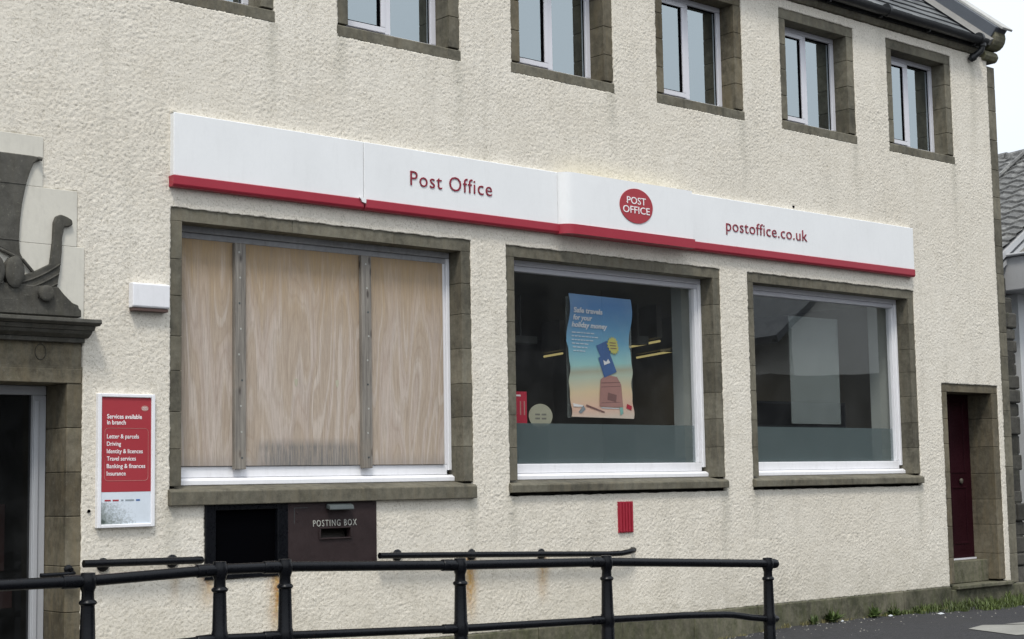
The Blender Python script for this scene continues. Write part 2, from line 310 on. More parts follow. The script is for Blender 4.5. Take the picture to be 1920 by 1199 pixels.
# ---------------- mesh helpers ----------------
class MB:
    def __init__(s): s.v = []; s.f = []; s.t = []
    def add(s, vs, fs, tone=1.):
        b = len(s.v); s.v += [tuple(v) for v in vs]; s.f += [tuple(i + b for i in f) for f in fs]; s.t += [tone] * len(fs); return s
    def box(s, x0, x1, y0, y1, z0, z1, tone=1.):
        return s.add([(x0, y0, z0), (x1, y0, z0), (x1, y1, z0), (x0, y1, z0), (x0, y0, z1), (x1, y0, z1), (x1, y1, z1), (x0, y1, z1)],
                     [(0, 1, 5, 4), (1, 2, 6, 5), (2, 3, 7, 6), (3, 0, 4, 7), (4, 5, 6, 7), (3, 2, 1, 0)], tone)
    def quad(s, a, b, c, d, tone=1.): return s.add([a, b, c, d], [(0, 1, 2, 3)], tone)
    def prism(s, poly, y0, y1, tone=1.):                 # outline in X,Z pushed from y0 (front) to y1
        n = len(poly); ar = sum(poly[i][0] * poly[(i + 1) % n][1] - poly[(i + 1) % n][0] * poly[i][1] for i in range(n))
        if ar < 0: poly = poly[::-1]
        return s.add([(x, y0, z) for x, z in poly] + [(x, y1, z) for x, z in poly],
                     [tuple(range(n)), tuple(range(2 * n - 1, n - 1, -1))] + [(i, i + n, (i + 1) % n + n, (i + 1) % n) for i in range(n)], tone)
    def xprism(s, poly, x0, x1, tone=1.):                # outline in Y,Z pushed along X
        n = len(poly); ar = sum(poly[i][0] * poly[(i + 1) % n][1] - poly[(i + 1) % n][0] * poly[i][1] for i in range(n))
        if ar < 0: poly = poly[::-1]
        return s.add([(x1, y, z) for y, z in poly] + [(x0, y, z) for y, z in poly],
                     [tuple(range(n)), tuple(range(2 * n - 1, n - 1, -1))] + [(i, i + n, (i + 1) % n + n, (i + 1) % n) for i in range(n)], tone)
    def tube(s, pts, r, n=14, cap=True, rs=None):
        pts = [Vector(p) for p in pts]; vs = []; fs = []
        for i, p in enumerate(pts):
            d = (pts[min(i + 1, len(pts) - 1)] - pts[max(i - 1, 0)]).normalized()
            u = d.cross(Vector((0, 0, 1)));
            if u.length < 1e-3: u = Vector((1, 0, 0))
            u.normalize(); v = u.cross(d); rr = rs[i] if rs else r
            for k in range(n):
                a = 2 * math.pi * k / n; vs.append(p + u * math.cos(a) * rr + v * math.sin(a) * rr)
        for i in range(len(pts) - 1):
            for k in range(n): fs.append((i * n + k, i * n + (k + 1) % n, (i + 1) * n + (k + 1) % n, (i + 1) * n + k))
        if cap: fs += [tuple(range(n - 1, -1, -1)), tuple((len(pts) - 1) * n + k for k in range(n))]
        return s.add(vs, fs)
    def lathe(s, prof, cx, cy, n=20, axis='z'):          # prof: (radius, height)
        vs = []; fs = []
        for r, h in prof:
            for k in range(n):
                a = 2 * math.pi * k / n
                vs.append((cx + r * math.cos(a), cy + r * math.sin(a), h))
        for i in range(len(prof) - 1):
            for k in range(n): fs.append((i * n + k, i * n + (k + 1) % n, (i + 1) * n + (k + 1) % n, (i + 1) * n + k))
        fs += [tuple(range(n - 1, -1, -1)), tuple((len(prof) - 1) * n + k for k in range(n))]
        return s.add(vs, fs)
    def disc(s, cx, cz, rx, rz, y0, y1, n=28, dome=0.):
        poly = [(cx + rx * math.cos(2 * math.pi * k / n), cz + rz * math.sin(2 * math.pi * k / n)) for k in range(n)]
        if not dome: return s.prism(poly, y0, y1)
        vs = []; fs = []
        rings = [(1., y1), (1., y0 + dome * .6), (.9, y0 + dome * .25), (.6, y0 + .06 * dome), (0.02, y0)]
        for q, y in rings:
            for x, z in poly: vs.append((cx + (x - cx) * q, y, cz + (z - cz) * q))
        for i in range(len(rings) - 1):
            for k in range(n): fs.append((i * n + k, i * n + (k + 1) % n, (i + 1) * n + (k + 1) % n, (i + 1) * n + k))
        fs.append(tuple((len(rings) - 1) * n + k for k in range(n)))
        return s.add(vs, fs)
    def build(s, name, mat, parent=None, org=None, smooth=False, bevel=0., seg=1):
        o = mesh_obj(name, s.v, s.f, mat, parent, org, s.t)
        if smooth:
            o.data.shade_smooth() if hasattr(o.data, 'shade_smooth') else None
            md = o.modifiers.new('edges', 'EDGE_SPLIT'); md.split_angle = R(38)
        if bevel:
            md = o.modifiers.new('bevel', 'BEVEL'); md.width = bevel; md.segments = seg; md.limit_method = 'ANGLE'
        return o

def org_of(parent):
    while parent is not None:
        if 'ox' in ORG.get(parent.name, {}): return ORG[parent.name]['ox']
        parent = parent.parent
    return Vector((0, 0, 0))
ORG = {}
def mesh_obj(name, vs, fs, mat, parent=None, org=None, tone=None):
    base = org_of(parent) if parent else Vector(org or (0, 0, 0))
    me = bpy.data.meshes.new(name)
    me.from_pydata([(v[0] - base.x, v[1] - base.y, v[2] - base.z) for v in vs], [], fs)
    if tone is not None:
        at = me.attributes.new('tone', 'FLOAT', 'FACE'); at.data.foreach_set('value', tone)
    me.materials.append(mat); me.update()
    o = bpy.data.objects.new(name, me); COL.objects.link(o)
    if parent: o.parent = parent
    else:
        o.location = base + Vector((0, 0, ZC)); ORG[o.name] = {'ox': base}
    return o
def tag(o, label, cat, group=None, kind=None):
    o['label'] = label; o['category'] = cat
    if group: o['group'] = group
    if kind: o['kind'] = kind
    return o
def thing(name, loc, label, cat, group=None):
    o = bpy.data.objects.new(name, None); COL.objects.link(o); o.empty_display_size = .2
    o.location = Vector(loc) + Vector((0, 0, ZC)); ORG[o.name] = {'ox': Vector(loc)}
    return tag(o, label, cat, group)
def struct(o): o['kind'] = 'structure'; return o

def tmesh(s, space=1., offset=0., extrude=0., res=3):
    cu = bpy.data.curves.new('t', 'FONT'); cu.body = s; cu.size = 1; cu.space_character = space; cu.offset = offset; cu.extrude = extrude; cu.resolution_u = res
    o = bpy.data.objects.new('t', cu); COL.objects.link(o)
    dg = bpy.context.evaluated_depsgraph_get(); me = bpy.data.meshes.new_from_object(o.evaluated_get(dg))
    bpy.data.objects.remove(o); return me
def bb(me):
    a = np.zeros(len(me.vertices) * 3); me.vertices.foreach_get('co', a); a = a.reshape(-1, 3); return a.min(0), a.max(0)
CAP = bb(tmesh('H'))[1][1]
def text(s, x0, x1, base, cap, y, mat, parent, name='lettering', depth=.002, offset=0., space=1., warp=None, rot=0):
    me = tmesh(s, space, offset, .01); lo, hi = bb(me)
    sx = (x1 - x0) / (hi[0] - lo[0]); sz = cap / CAP; og = org_of(parent)
    cxm, czm = (x0 + x1) / 2, base + cap / 2
    for v in me.vertices:
        X = x0 + (v.co.x - lo[0]) * sx; Z = base + v.co.y * sz; Y = y - (v.co.z + .01) / .02 * depth
        if rot:
            c_, s_ = math.cos(rot), math.sin(rot); dx, dz = X - cxm, Z - czm; X, Z = cxm + dx * c_ - dz * s_, czm + dx * s_ + dz * c_
        if warp: X, Y, Z = warp(X, Y, Z)
        v.co = (X - og.x, Y - og.y, Z - og.z)
    me.materials.clear(); me.materials.append(mat); me.name = name
    o = bpy.data.objects.new(name, me); COL.objects.link(o); o.parent = parent; return o

# ---------------- 2D gradient noise for the roughcast ----------------
rng = np.random.default_rng(3)
PERM = rng.permutation(4096); ANG = rng.random(4096) * 2 * np.pi
def pn(x, z, seed=0):
    xi = np.floor(x).astype(int); zi = np.floor(z).astype(int); xf = x - xi; zf = z - zi
    def g(ix, iz, dx, dz):
        h = PERM[(PERM[(ix + seed * 57) & 4095] + iz) & 4095]; a = ANG[h]; return np.cos(a) * dx + np.sin(a) * dz
    u = xf ** 3 * (xf * (xf * 6 - 15) + 10); v = zf ** 3 * (zf * (zf * 6 - 15) + 10)
    n00 = g(xi, zi, xf, zf); n10 = g(xi + 1, zi, xf - 1, zf); n01 = g(xi, zi + 1, xf, zf - 1); n11 = g(xi + 1, zi + 1, xf - 1, zf - 1)
    return (n00 * (1 - u) + n10 * u) * (1 - v) + (n01 * (1 - u) + n11 * u) * v

# ================= SETTING: ground =================
def gz(x): return -1.45 - min(.25, max(0., 12.4 - x) * .045)
mb = MB()
xs = [-300, -60, -20] + [0 + i for i in range(0, 7)] + [6.85, 8, 9, 10, 11, 12, 12.4, 13, 16, 20, 40, 100, 400]
xs = sorted(set(xs))
for a, b in zip(xs, xs[1:]):
    mb.quad((a, -300, gz(a)), (b, -300, gz(b)), (b, 400, gz(b)), (a, 400, gz(a)))
o = struct(mb.build('ground', M['asphalt'])); o['label'] = 'dark grey asphalt pavement and street'
mb = MB()
mb.prism([(-4, -1.9), (11.0, -1.9), (11.0, -1.50), (5., -1.42), (-4, -1.42)], -1.08, -.06)
o = struct(mb.build('entrance_ramp', M['ramp'])); o['label'] = 'low concrete ramp between railing and wall'
mb = MB()
zg = -1.444
mb.add([(13.20, -1.50, zg), (13.60, -1.40, zg), (13.98, -1.78, zg), (13.88, -2.5, zg), (12.95, -2.15, zg)], [(0, 4, 3, 2, 1)])
mb.add([(13.82, -1.50, zg), (14.6, -1.62, zg), (14.7, -2.1, zg), (14.03, -1.80, zg)], [(0, 3, 2, 1)])
o = struct(mb.build('pale_paving', M['slab'])); o['label'] = 'pale paving patches set in the asphalt'

# ================= POST OFFICE BUILDING =================
B = thing('post_office_building', (10., 0, -1.45), 'two-storey cream roughcast post office with stone-framed windows and slate roof', 'building')
UP = [5.30, 7.13, 8.945, 10.76, 12.59, 14.42]
SH = [(5.67, 8.46), (8.845, 11.57), (11.965, 14.75)]
holes = [(a, b, -.13, 1.98) for a, b in SH] + [(a, a + 1.245, 3.48, 4.735) for a in UP]
holes += [(15.20, 16.33, -3, .985), (2.7, 5.005, -3, 1.13), (2.7, 5.01, 1.1, 1.628), (2.76, 4.955, 1.6, 2.01), (3.0, 4.703, 2.0, 2.355), (5.95, 6.645, -.665, -.13), (6.6, 7.46, -.607, -.13)]
X0, X1, Z0, Z1 = 3.4, 16.42, -1.222, 4.83
stp = .0100
gx = np.concatenate([np.arange(-6, X0, .2), np.arange(X0, X1, stp), [X1]]); gzv = np.arange(Z0, Z1, stp); gzv = np.append(gzv, Z1)
def snap(g, vals):
    for v in vals:
        if g[0] < v < g[-1]: g[np.argmin(abs(g - v))] = v
snap(gx, [h[0] for h in holes] + [h[1] for h in holes]); snap(gzv, [h[2] for h in holes] + [h[3] for h in holes])
gx.sort(); gzv.sort()
GX, GZ = np.meshgrid(gx, gzv, indexing='ij')
msk = np.clip((GX - X0) / .3, 0, 1)
wx = GX + .012 * pn(GX / .05, GZ / .05, 5); wz = GZ + .012 * pn(GX / .05, GZ / .05, 6)
h = (1 - np.abs(pn(wx / .020, wz / .017, 1)) * 2.6).clip(0, 1) * .42 + (pn(wx / .0175, wz / .015, 2) + .5) * .75 + (pn(wx / .09, wz / .09, 3) + .5) * .25 + np.clip(pn(wx / .022, wz / .019, 8) - .12, 0, 1) * 1.0
h *= (.8 + .5 * pn(GX / .7, GZ / .7, 4))
YY = -(.004 + .0090 * h * msk)
JX = GX + msk * (.007 * pn(GX / .035, GZ / .035, 11) + .006 * pn(GX / .12, GZ / .12, 13)); JZ = GZ + msk * (.007 * pn(GX / .035, GZ / .035, 12) + .006 * pn(GX / .12, GZ / .12, 14))
cxm = (gx[:-1] + gx[1:]) / 2; czm = (gzv[:-1] + gzv[1:]) / 2
CX, CZ = np.meshgrid(cxm, czm, indexing='ij'); keep = np.ones_like(CX, bool)
for a, b, c, d in holes: keep &= ~((CX > a) & (CX < b) & (CZ > c) & (CZ < d))
nx, nzz = len(gx), len(gzv); idx = np.arange(nx * nzz).reshape(nx, nzz); N = nx * nzz
co = np.stack([JX - 10., YY, JZ + 1.45], -1).reshape(-1, 3)
back = co.copy(); back[:, 1] = .03
i, j = np.nonzero(keep)
q = [np.stack([idx[i, j], idx[i + 1, j], idx[i + 1, j + 1], idx[i, j + 1]], -1)]
kp = np.pad(keep, 1)
for di, dj, e in ((-1, 0, ((0, 0), (0, 1))), (1, 0, ((1, 1), (1, 0))), (0, -1, ((1, 0), (0, 0))), (0, 1, ((0, 1), (1, 1)))):
    m_ = ~kp[i + 1 + di, j + 1 + dj]; a, b = i[m_], j[m_]
    p = idx[a + e[0][0], b + e[0][1]]; r = idx[a + e[1][0], b + e[1][1]]
    q.append(np.stack([p, r, r + N, p + N], -1))
q = np.concatenate(q); allv = np.concatenate([co, back])
used = np.unique(q); remap = np.zeros(2 * N, int); remap[used] = np.arange(len(used)); q = remap[q]; allv = allv[used]
me = bpy.data.meshes.new('front_wall'); me.vertices.add(len(allv)); me.vertices.foreach_set('co', allv.ravel().astype(np.float32))
me.loops.add(q.size); me.loops.foreach_set('vertex_index', q.ravel().astype(np.int32)); me.polygons.add(len(q))
me.polygons.foreach_set('loop_start', np.arange(0, q.size, 4, dtype=np.int32)); me.polygons.foreach_set('use_smooth', np.ones(len(q), bool))
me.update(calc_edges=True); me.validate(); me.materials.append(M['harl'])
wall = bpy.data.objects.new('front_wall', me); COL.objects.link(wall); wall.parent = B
wall['label'] = 'cream roughcast wall with rust runs'

def rt(lo=.8, hi=1.2): return random.uniform(lo, hi)
G = .0016
def surround(x0, x1, z0, z1, m, mt, depth, par, nl, lintel_joint=True, base=None, openbottom=False):
    """stone margin: two jambs of stacked blocks, a lintel; returns the mesh"""
    s = MB()
    xi0, xi1, zi1 = x0 + m, x1 - m, z1 - mt
    s.box(x0 - .03, xi0 - .006, .012, depth, z0, z1 + .02, .45); s.box(xi1 + .006, x1 + .03, .012, depth, z0, z1 + .02, .45)
    s.box(xi0 - .006, xi1 + .006, .012, depth, zi1 + .006, z1 + .02, .45)
    H = zi1 - z0
    for side in (0, 1):
        zz = [z0] ; n = nl
        for k in range(1, n): zz.append(z0 + H * (k + random.uniform(-.08, .08)) / n)
        zz.append(zi1)
        for a, b in zip(zz, zz[1:]):
            t_ = rt()
            if side == 0: s.box(x0 - .03, xi0, 0, depth, a + G, b - G, t_)
            else: s.box(xi1, x1 + .03, 0, depth, a + G, b - G, t_)
    a = x0 - .03
    cuts = [a] + ([a + (x1 - a) * f for f in (.38, .72)] if lintel_joint and x1 - x0 > 2 else []) + [x1 + .03]
    for p, q_ in zip(cuts, cuts[1:]): s.box(p + (G * .4 if p > a else 0), q_ - (G * .4 if q_ < x1 else 0), .001, depth, zi1, z1 + .02, rt(.92, 1.2))
    return s

def shop_window(i, x0, x1, board=False):
    z0 = -.135 if i == 0 else -.10
    f = MB(); xi0, xi1, zt = x0 + .10, x1 - .10, 1.895
    FY = .15
    # top member, two steps
    hb = MB(); hb.box(xi0 + .001, xi1 - .001, FY, FY + .09, zt - .055, zt - .001); hb.box(xi0 + .03, xi1 - .03, FY + .018, FY + .09, zt - .10, zt - .057)
    for s_, xa in ((1, xi0), (-1, xi1)):
        f.box(*sorted((xa + s_ * .001, xa + s_ * .035)), FY, FY + .09, .095, zt - .057)
        f.box(*sorted((xa + s_ * .037, xa + s_ * .078)), FY + .018, FY + .09, .142, zt - .102)
    f.box(xi0 + .037, xi1 - .037, FY + .018, FY + .09, .06, .14)
    fr = f.build('shop_window', M['white'], B, bevel=.004)
    fr['label'] = ['large shop window boarded up with plywood', 'shop window with travel poster', 'shop window beside the maroon door'][i]
    hb.build('head_board', M['headgrey'] if i == 0 else M['upvc'], fr, bevel=.004)  # the boarded window's head board gets a darker grey
    w_ = MB(); w_.xprism([(FY - .035, .005), (FY + .09, .005), (FY + .09, .057), (FY - .002, .057), (FY - .035, .040)], xi0 + .002, xi1 - (.0 if i == 0 else .002) + .0)
    w_.build('timber_sill', M['white'], fr, bevel=.004)
    s = surround(x0, x1, .0, 1.98, .10, .095, .20, fr, 7)
    s.build('stone_surround', M['stone'], fr, bevel=.0025)
    # inner half of the wall thickness lined in pale plaster
    r = MB()
    for xa, xb in ((x0 - .1, xi0 + .02), (xi1 - .02, x1 + .1)): r.box(xa, xb, .245, .52, -.1, 2.05)
    r.box(xi0 + .021, xi1 - .021, .245, .52, zt - .02, 2.05); r.box(xi0 + .021, xi1 - .021, .245, .52, -.1, .07)
    r.build('inner_lining', M['lining'], fr)
    t = MB(); h_ = .115 if i == 0 else .10
    prof = [(-.055, z0), (.20, z0), (.20, .004), (.13, .004), (-.035, -.025), (-.055, -.038)]
    cut = [x0 - .012, x0 + (x1 - x0) * .34, x0 + (x1 - x0) * .7, x1 - .005]
    t.xprism(prof, cut[0], cut[-1], .92)
    t.build('stone_sill', M['stone'], fr, bevel=.006, seg=2)
    if not board:
        p = MB(); p.quad((xi0 + .05, .205, .10), (xi1 - .05, .205, .10), (xi1 - .05, .205, zt - .06), (xi0 + .05, .205, zt - .06))
        p.build('pane', M['glass'], fr)
        p = MB(); p.quad((xi0 + .05, .212, .12), (xi1 - .05, .212, .12), (xi1 - .05, .212, .49), (xi0 + .05, .212, .49))
        p.build('privacy_film', M['film'], fr)
    return fr
for i, (a, b) in enumerate(SH): shop_window(i, a, b, i == 0)

def upper_window(i, x0):
    x1 = x0 + 1.245; z0, z1 = 3.48, 4.735; m = .11
    xi0, xi1, zb, zt = x0 + m, x1 - m, z0 + .105, z1 - .105; FY = .17; D_ = .06
    f = MB()
    f.box(xi0 + .001, xi1 - .001, FY, FY + D_, zb + .001, zb + .05); f.box(xi0 + .001, xi1 - .001, FY, FY + D_, zt - .05, zt - .001)
    f.box(xi0 + .001, xi0 + .05, FY + .001, FY + D_, zb + .052, zt - .052); f.box(xi1 - .055, xi1 - .001, FY + .001, FY + D_, zb + .052, zt - .052)
    xm = (xi0 + xi1) / 2 + .005
    f.box(xm - .03, xm + .03, FY + .001, FY + D_, zb + .052, zt - .052)
    # drip lip with small gaps
    for a, b in ((0, .22), (.25, .68), (.70, 1.)): f.box(xi0 + .002 + a * (xi1 - xi0 - .004), xi0 + .002 + b * (xi1 - xi0 - .004), FY - .018, FY - .002, zb + .002, zb + .016)
    fr = f.build('upper_window', M['upvc'], B, bevel=.003)
    s = MB(); a0, a1 = xi0 + .053, xm - .033
    FS = FY - .012
    s.box(a0, a1, FS, FS + .05, zb + .056, zb + .10); s.box(a0, a1, FS, FS + .05, zt - .10, zt - .056)
    s.box(a0, a0 + .042, FS, FS + .05, zb + .102, zt - .102); s.box(a1 - .042, a1, FS, FS + .05, zb + .102, zt - .102)
    cs = s.build('casement', M['upvc'], fr, bevel=.003)
    g_ = MB(); b0, b1, c0, c1 = a0 + .043, a1 - .043, zb + .101, zt - .101
    for q_ in ((b0, b0 + .009, c0, c1), (b1 - .030, b1, c0, c1), (b0, b1, c0, c0 + .009), (b0, b1, c1 - .016, c1)): g_.box(q_[0], q_[1], FY - .001, FY + .0035, q_[2], q_[3])  # black seal, widened on the right to imitate the casement edge's dark reflection
    g_.build('gasket', M['blackmat'], cs)
    g_ = MB(); b0, b1, c0, c1 = xm + .031, xi1 - .056, zb + .051, zt - .051
    for q_ in ((b0, b0 + .006, c0, c1), (b1 - .008, b1, c0, c1), (b0, b1, c0, c0 + .006), (b0, b1, c1 - .012, c1)): g_.box(q_[0], q_[1], FY + .025, FY + .0295, q_[2], q_[3])
    g_.build('gasket', M['blackmat'], fr)
    p = MB(); e = .03
    p.quad((xi0 + .09, FY + .004, zb + .095), (xm - .07, FY + .004, zb + .095), (xm - .07, FY + .004, zt - .095), (xi0 + .09, FY + .004, zt - .095)).build('pane', M['uglass'], fr)
    p = MB(); p.quad((xm, FY + .030, zb + e), (xi1 - e, FY + .030, zb + e), (xi1 - e, FY + .030, zt - e), (xm, FY + .030, zt - e)).build('pane', M['uglass'], fr)
    s = surround(x0, x1, zb, z1, m, .105, .24, fr, 4); 
    s.build('stone_surround', M['reveal'] if i in (2, 3) else M['stone'], fr, bevel=.004)
    t = MB(); t.xprism([(-.012, z0 - .004), (.24, z0 - .004), (.24, zb), (.0, zb - .012), (-.012, zb - .02)], x0 - .008, x1 + .008, 1.)
    t.build('stone_sill', M['stone'], fr, bevel=.005)
for i, a in enumerate(UP): upper_window(i, a)

# plinth course below the roughcast
mb = MB(); x = 2.7
mb.box(-6, 15.18, .02, .3, -2., -1.25, .5)
while x < 15.2:
    x2 = min(x + random.uniform(.8, 1.35), 15.2)
    if 15.2 - x2 < .3: x2 = 15.2
    mb.box(x + G, x2 - G, -.028, .1, -2., -1.223, rt(.8, 1.15)); x = x2
mb.box(15.203, 16.75, -.03, .1, -2, -1.262, .9)
mb.build('plinth', M['plinth'], B, bevel=.012, seg=2)['label'] = 'mossy stone plinth course'
# corner stones
mb = MB(); z = -1.25
mb.box(16.35, 16.585, .03, .4, -2, 4.75, .5)
while z < 4.75:
    z2 = min(z + random.uniform(.26, .36), 4.75); mb.box(16.40, 16.60, .0, .45, z + G, z2 - G, rt()); z = z2
mb.build('corner_stones', M['stone'], B, bevel=.004)
# hidden body of the building: floors, partitions, back walls
mb = MB()
mb.box(5.0, 16.4, .0, .02, 0, 0, 1.) if False else None
mb.box(-6, 2.6, .1, .5, -2, 4.9); mb.box(16.2, 16.59, .46, 9, -2, 4.9); mb.box(-6, 16.2, 8.7, 9, -2, 4.9); mb.box(-6, -5.7, .5, 8.7, -2, 4.9)
mb.build('outer_walls', M['nbwall'], B)
mb = MB()
mb.box(5.2, 5.3, .5, 8.7, -1.4, 4.9); mb.box(15.0, 15.1, .35, 8.7, -1.4, 1.9); mb.box(8.6, 8.7, .5, 8.7, -1.4, 1.9); mb.box(8.7, 15., 6.0, 6.1, -1.4, 1.9)
mb.box(8.70, 15.0, .50, .55, -1.4, .07)
mb.build('partition_walls', M['inner'], B)
MB().box(5.3, 15.0, .5, 8.7, 1.90, 2.1).build('shop_ceiling', M['ceil'], B)
mb = MB(); mb.box(-5.7, 16.2, .5, 8.7, -1.5, -1.4); mb.build('shop_floor', M['floor'], B)
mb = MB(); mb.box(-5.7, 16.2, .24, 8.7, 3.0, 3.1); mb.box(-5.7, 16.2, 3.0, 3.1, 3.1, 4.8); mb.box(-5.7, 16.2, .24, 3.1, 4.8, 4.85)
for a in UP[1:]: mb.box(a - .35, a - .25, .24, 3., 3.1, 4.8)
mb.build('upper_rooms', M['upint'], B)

# ----- roof, gutter, skew -----
PT = math.tan(R(40)); CP, SP = math.cos(R(40)), math.sin(R(40))
def rp(x, t, up=0.): return (x, -.09 + t * CP - up * SP, 4.975 + t * SP + up * CP)
mb = MB()
row = 0; t0 = 0.
while t0 < 5.2:
    L = .24; e = .20; x = 10.4 if row else 10.4
    xoff = -.12 if row % 2 else 0
    x = 3.0 + xoff
    while x < 16.2:
        x2 = min(x + random.uniform(.21, .29), 16.22); j_ = random.uniform(-.012, .008); th = random.uniform(.009, .014); t_ = rt(.7, 1.25)
        a, b = t0 + j_, t0 + L + .05
        u0, u1 = .022, .002
        vs = [rp(x + .002, a, u0 - th), rp(x2 - .002, a, u0 - th), rp(x2 - .002, a, u0 + .004), rp(x + .002, a, u0 + .004), rp(x + .002, b, u1), rp(x2 - .002, b, u1)]
        mb.add(vs, [(0, 1, 2, 3), (3, 2, 5, 4), (0, 3, 4), (1, 5, 2), (0, 4, 5, 1)], t_)
        x = x2
    t0 += e; row += 1
roof = mb.build('slate_roof', M['slate'], B)
MB().add([rp(-6, 0, -.02), rp(16.5, 0, -.02), rp(16.5, 5.6, -.02), rp(-6, 5.6, -.02)], [(0, 1, 2, 3)]).add([rp(-6, 5.6, -.02), rp(16.5, 5.6, -.02), (16.5, 9.2, 4.9), (-6, 9.2, 4.9)], [(0, 1, 2, 3)]).build('roof_boarding', M['darkstone'], roof)
mb = MB()
mb.add([rp(16.26, -.02, .035), rp(16.36, -.02, .085), rp(16.36, 5.5, .085), rp(16.26, 5.5, .035), rp(16.26, -.02, .0), rp(16.36, -.02, .0)], [(0, 1, 2, 3), (4, 5, 1, 0)])
mb.build('mortar_fillet', M['fillet'], roof)
mb = MB()
t = .03
while t < 5.4:
    t2 = t + 1.1
    vs = [rp(xx, tt, uu) for tt in (t + .003, t2) for xx, uu in ((16.36, -.2), (16.60, -.2), (16.60, .215), (16.36, .215))]
    mb.add(vs, [(0, 1, 2, 3), (7, 6, 5, 4), (0, 3, 7, 4), (1, 5, 6, 2), (3, 2, 6, 7), (0, 4, 5, 1)]); t = t2
sk = mb.build('gable_skew', M['lead'], roof, bevel=.006)
mb = MB(); mb.add([rp(xx, tt, uu) for uu in (.218, .245) for xx, tt in ((16.42, -.01), (16.63, -.01), (16.63, 5.5), (16.40, 5.5))],
    [(4, 5, 6, 7), (0, 1, 5, 4), (3, 0, 4, 7), (1, 2, 6, 5)]).build('cope', M['skew'], sk, bevel=.004)
# rounded kneeler stone with its moulded corbel
prof = [(.10, 5.34), (.02, 5.27), (-.06, 5.215)]
for k in range(9): prof.append((-.04 - .135 * math.cos(R(-60 + k * 21)), 5.07 - .14 * math.sin(R(-60 + k * 21))))
prof.append((.10, 4.93))
MB().xprism(prof, 16.38, 16.60, 1.).build('kneeler_stone', M['moss'], roof, bevel=.006)
MB().xprism([(-.055, 4.83), (-.07, 4.855), (-.055, 4.90), (-.03, 4.925), (.10, 4.925), (.10, 4.80), (-.02, 4.80), (-.045, 4.812)], 16.32, 16.60, 1.05).build('corbel_stone', M['moss'], roof, bevel=.006)
# eaves course and gutter
mb = MB(); x = -6.
while x < 16.2:
    x2 = min(x + 1.2, 16.22); mb.xprism([(-.03, 4.84), (.10, 4.84), (.10, 4.905), (-.055, 4.905), (-.055, 4.875)], x + .002, x2 - .002, rt(.9, 1.1)); x = x2
mb.build('eaves_course', M['stone'], B, bevel=.003)
mb = MB()
n = 9; R_ = .066; cy, cz_ = -.140, 4.985
po = [(cy - R_ * math.cos(R(180 * k / n)), cz_ - R_ * math.sin(R(180 * k / n))) for k in range(n + 1)]
pi_ = [(cy - (R_ - .006) * math.cos(R(180 * k / n)), cz_ - (R_ - .006) * math.sin(R(180 * k / n))) for k in range(n, -1, -1)]
mb.xprism(po + pi_, -6, 16.20)
for k in range(9): mb.tube([(16.1 - k * 1.8, cy, cz_ - .002), (16.06 - k * 1.8, cy, cz_ - .002)], R_ + .006, 14)
gt = mb.build('gutter', M['gutter'], B, smooth=True)
mb = MB()
for k in range(14): mb.box(16. - k * .9, 16.02 - k * .9, -.13, -.075, 4.90, 4.93)
mb.xprism([(-.073, 4.907), (.1, 4.907), (.1, 4.95), (-.05, 4.99), (-.073, 4.99)], -6, 16.30)
mb.build('gutter_board', M['gutter'], gt)
mb = MB(); mb.tube([(16.13, -.14, 4.96), (16.13, -.14, 4.89), (16.12, -.13, 4.85), (16.08, -.085, 4.80), (16.05, -.05, 4.765), (16.05, -.03, 4.75)], .036, 12)
mb.tube([(16.13, -.14, 4.935), (16.13, -.14, 4.90)], .05, 14); mb.tube([(16.07, -.075, 4.79), (16.05, -.05, 4.765)], .047, 14)
mb.build('gutter_outlet', M['gutter'], gt, smooth=True)

# ----- maroon side door -----
dx0, dx1 = 15.19, 16.335
mb = surround(dx0, dx1, -1.20, .985, .125, .09, .33, None, 7, False)
dr = MB().box(15.316, 16.209, .31, .36, -.955, .893).build('side_door', M['door'], B)
dr['label'] = 'maroon panelled door'
p = MB()
for (a, b, c, d) in ((15.42, 15.72, -.80, -.15), (15.80, 16.10, -.80, -.15), (15.42, 15.72, .0, .80), (15.80, 16.10, .0, .80)):
    p.box(a, b, .303, .309, c, c + .025); p.box(a, b, .303, .309, d - .025, d); p.box(a, a + .025, .303, .309, c + .026, d - .026); p.box(b - .025, b, .303, .309, c + .026, d - .026)
p.build('panel_moulding', M['door'], dr, bevel=.003)
q_ = MB().lathe([(.022, 0), (.03, .01), (.03, .02), (.015, .03)], 0, 0); q_.v = [(15.98 + a, .307 - c, -.09 + b) for a, b, c in q_.v]
q_.build('door_knob', M['knob'], dr, smooth=True)
q_ = MB().box(15.37, 15.40, .30, .309, -.13, -.02); q_.build('lock_plate', M['brass'], dr)
MB().box(15.317, 16.208, .285, .309, -.975, -.957).build('weather_bar', M['upvc'], dr)
mb.build('stone_surround', M['reveal'], dr, bevel=.004)
s = MB(); s.box(15.317, 16.208, .14, .36, -1.218, -.978, 1.1); s.box(15.28, 16.40, -.07, .36, -1.262, -1.221, 1.05)
s.build('stone_step', M['plinth'], dr, bevel=.008, seg=2)
MB().box(15.2, 16.4, .37, .4, -1.3, 1.1).build('door_backing', M['blackmat'], dr)

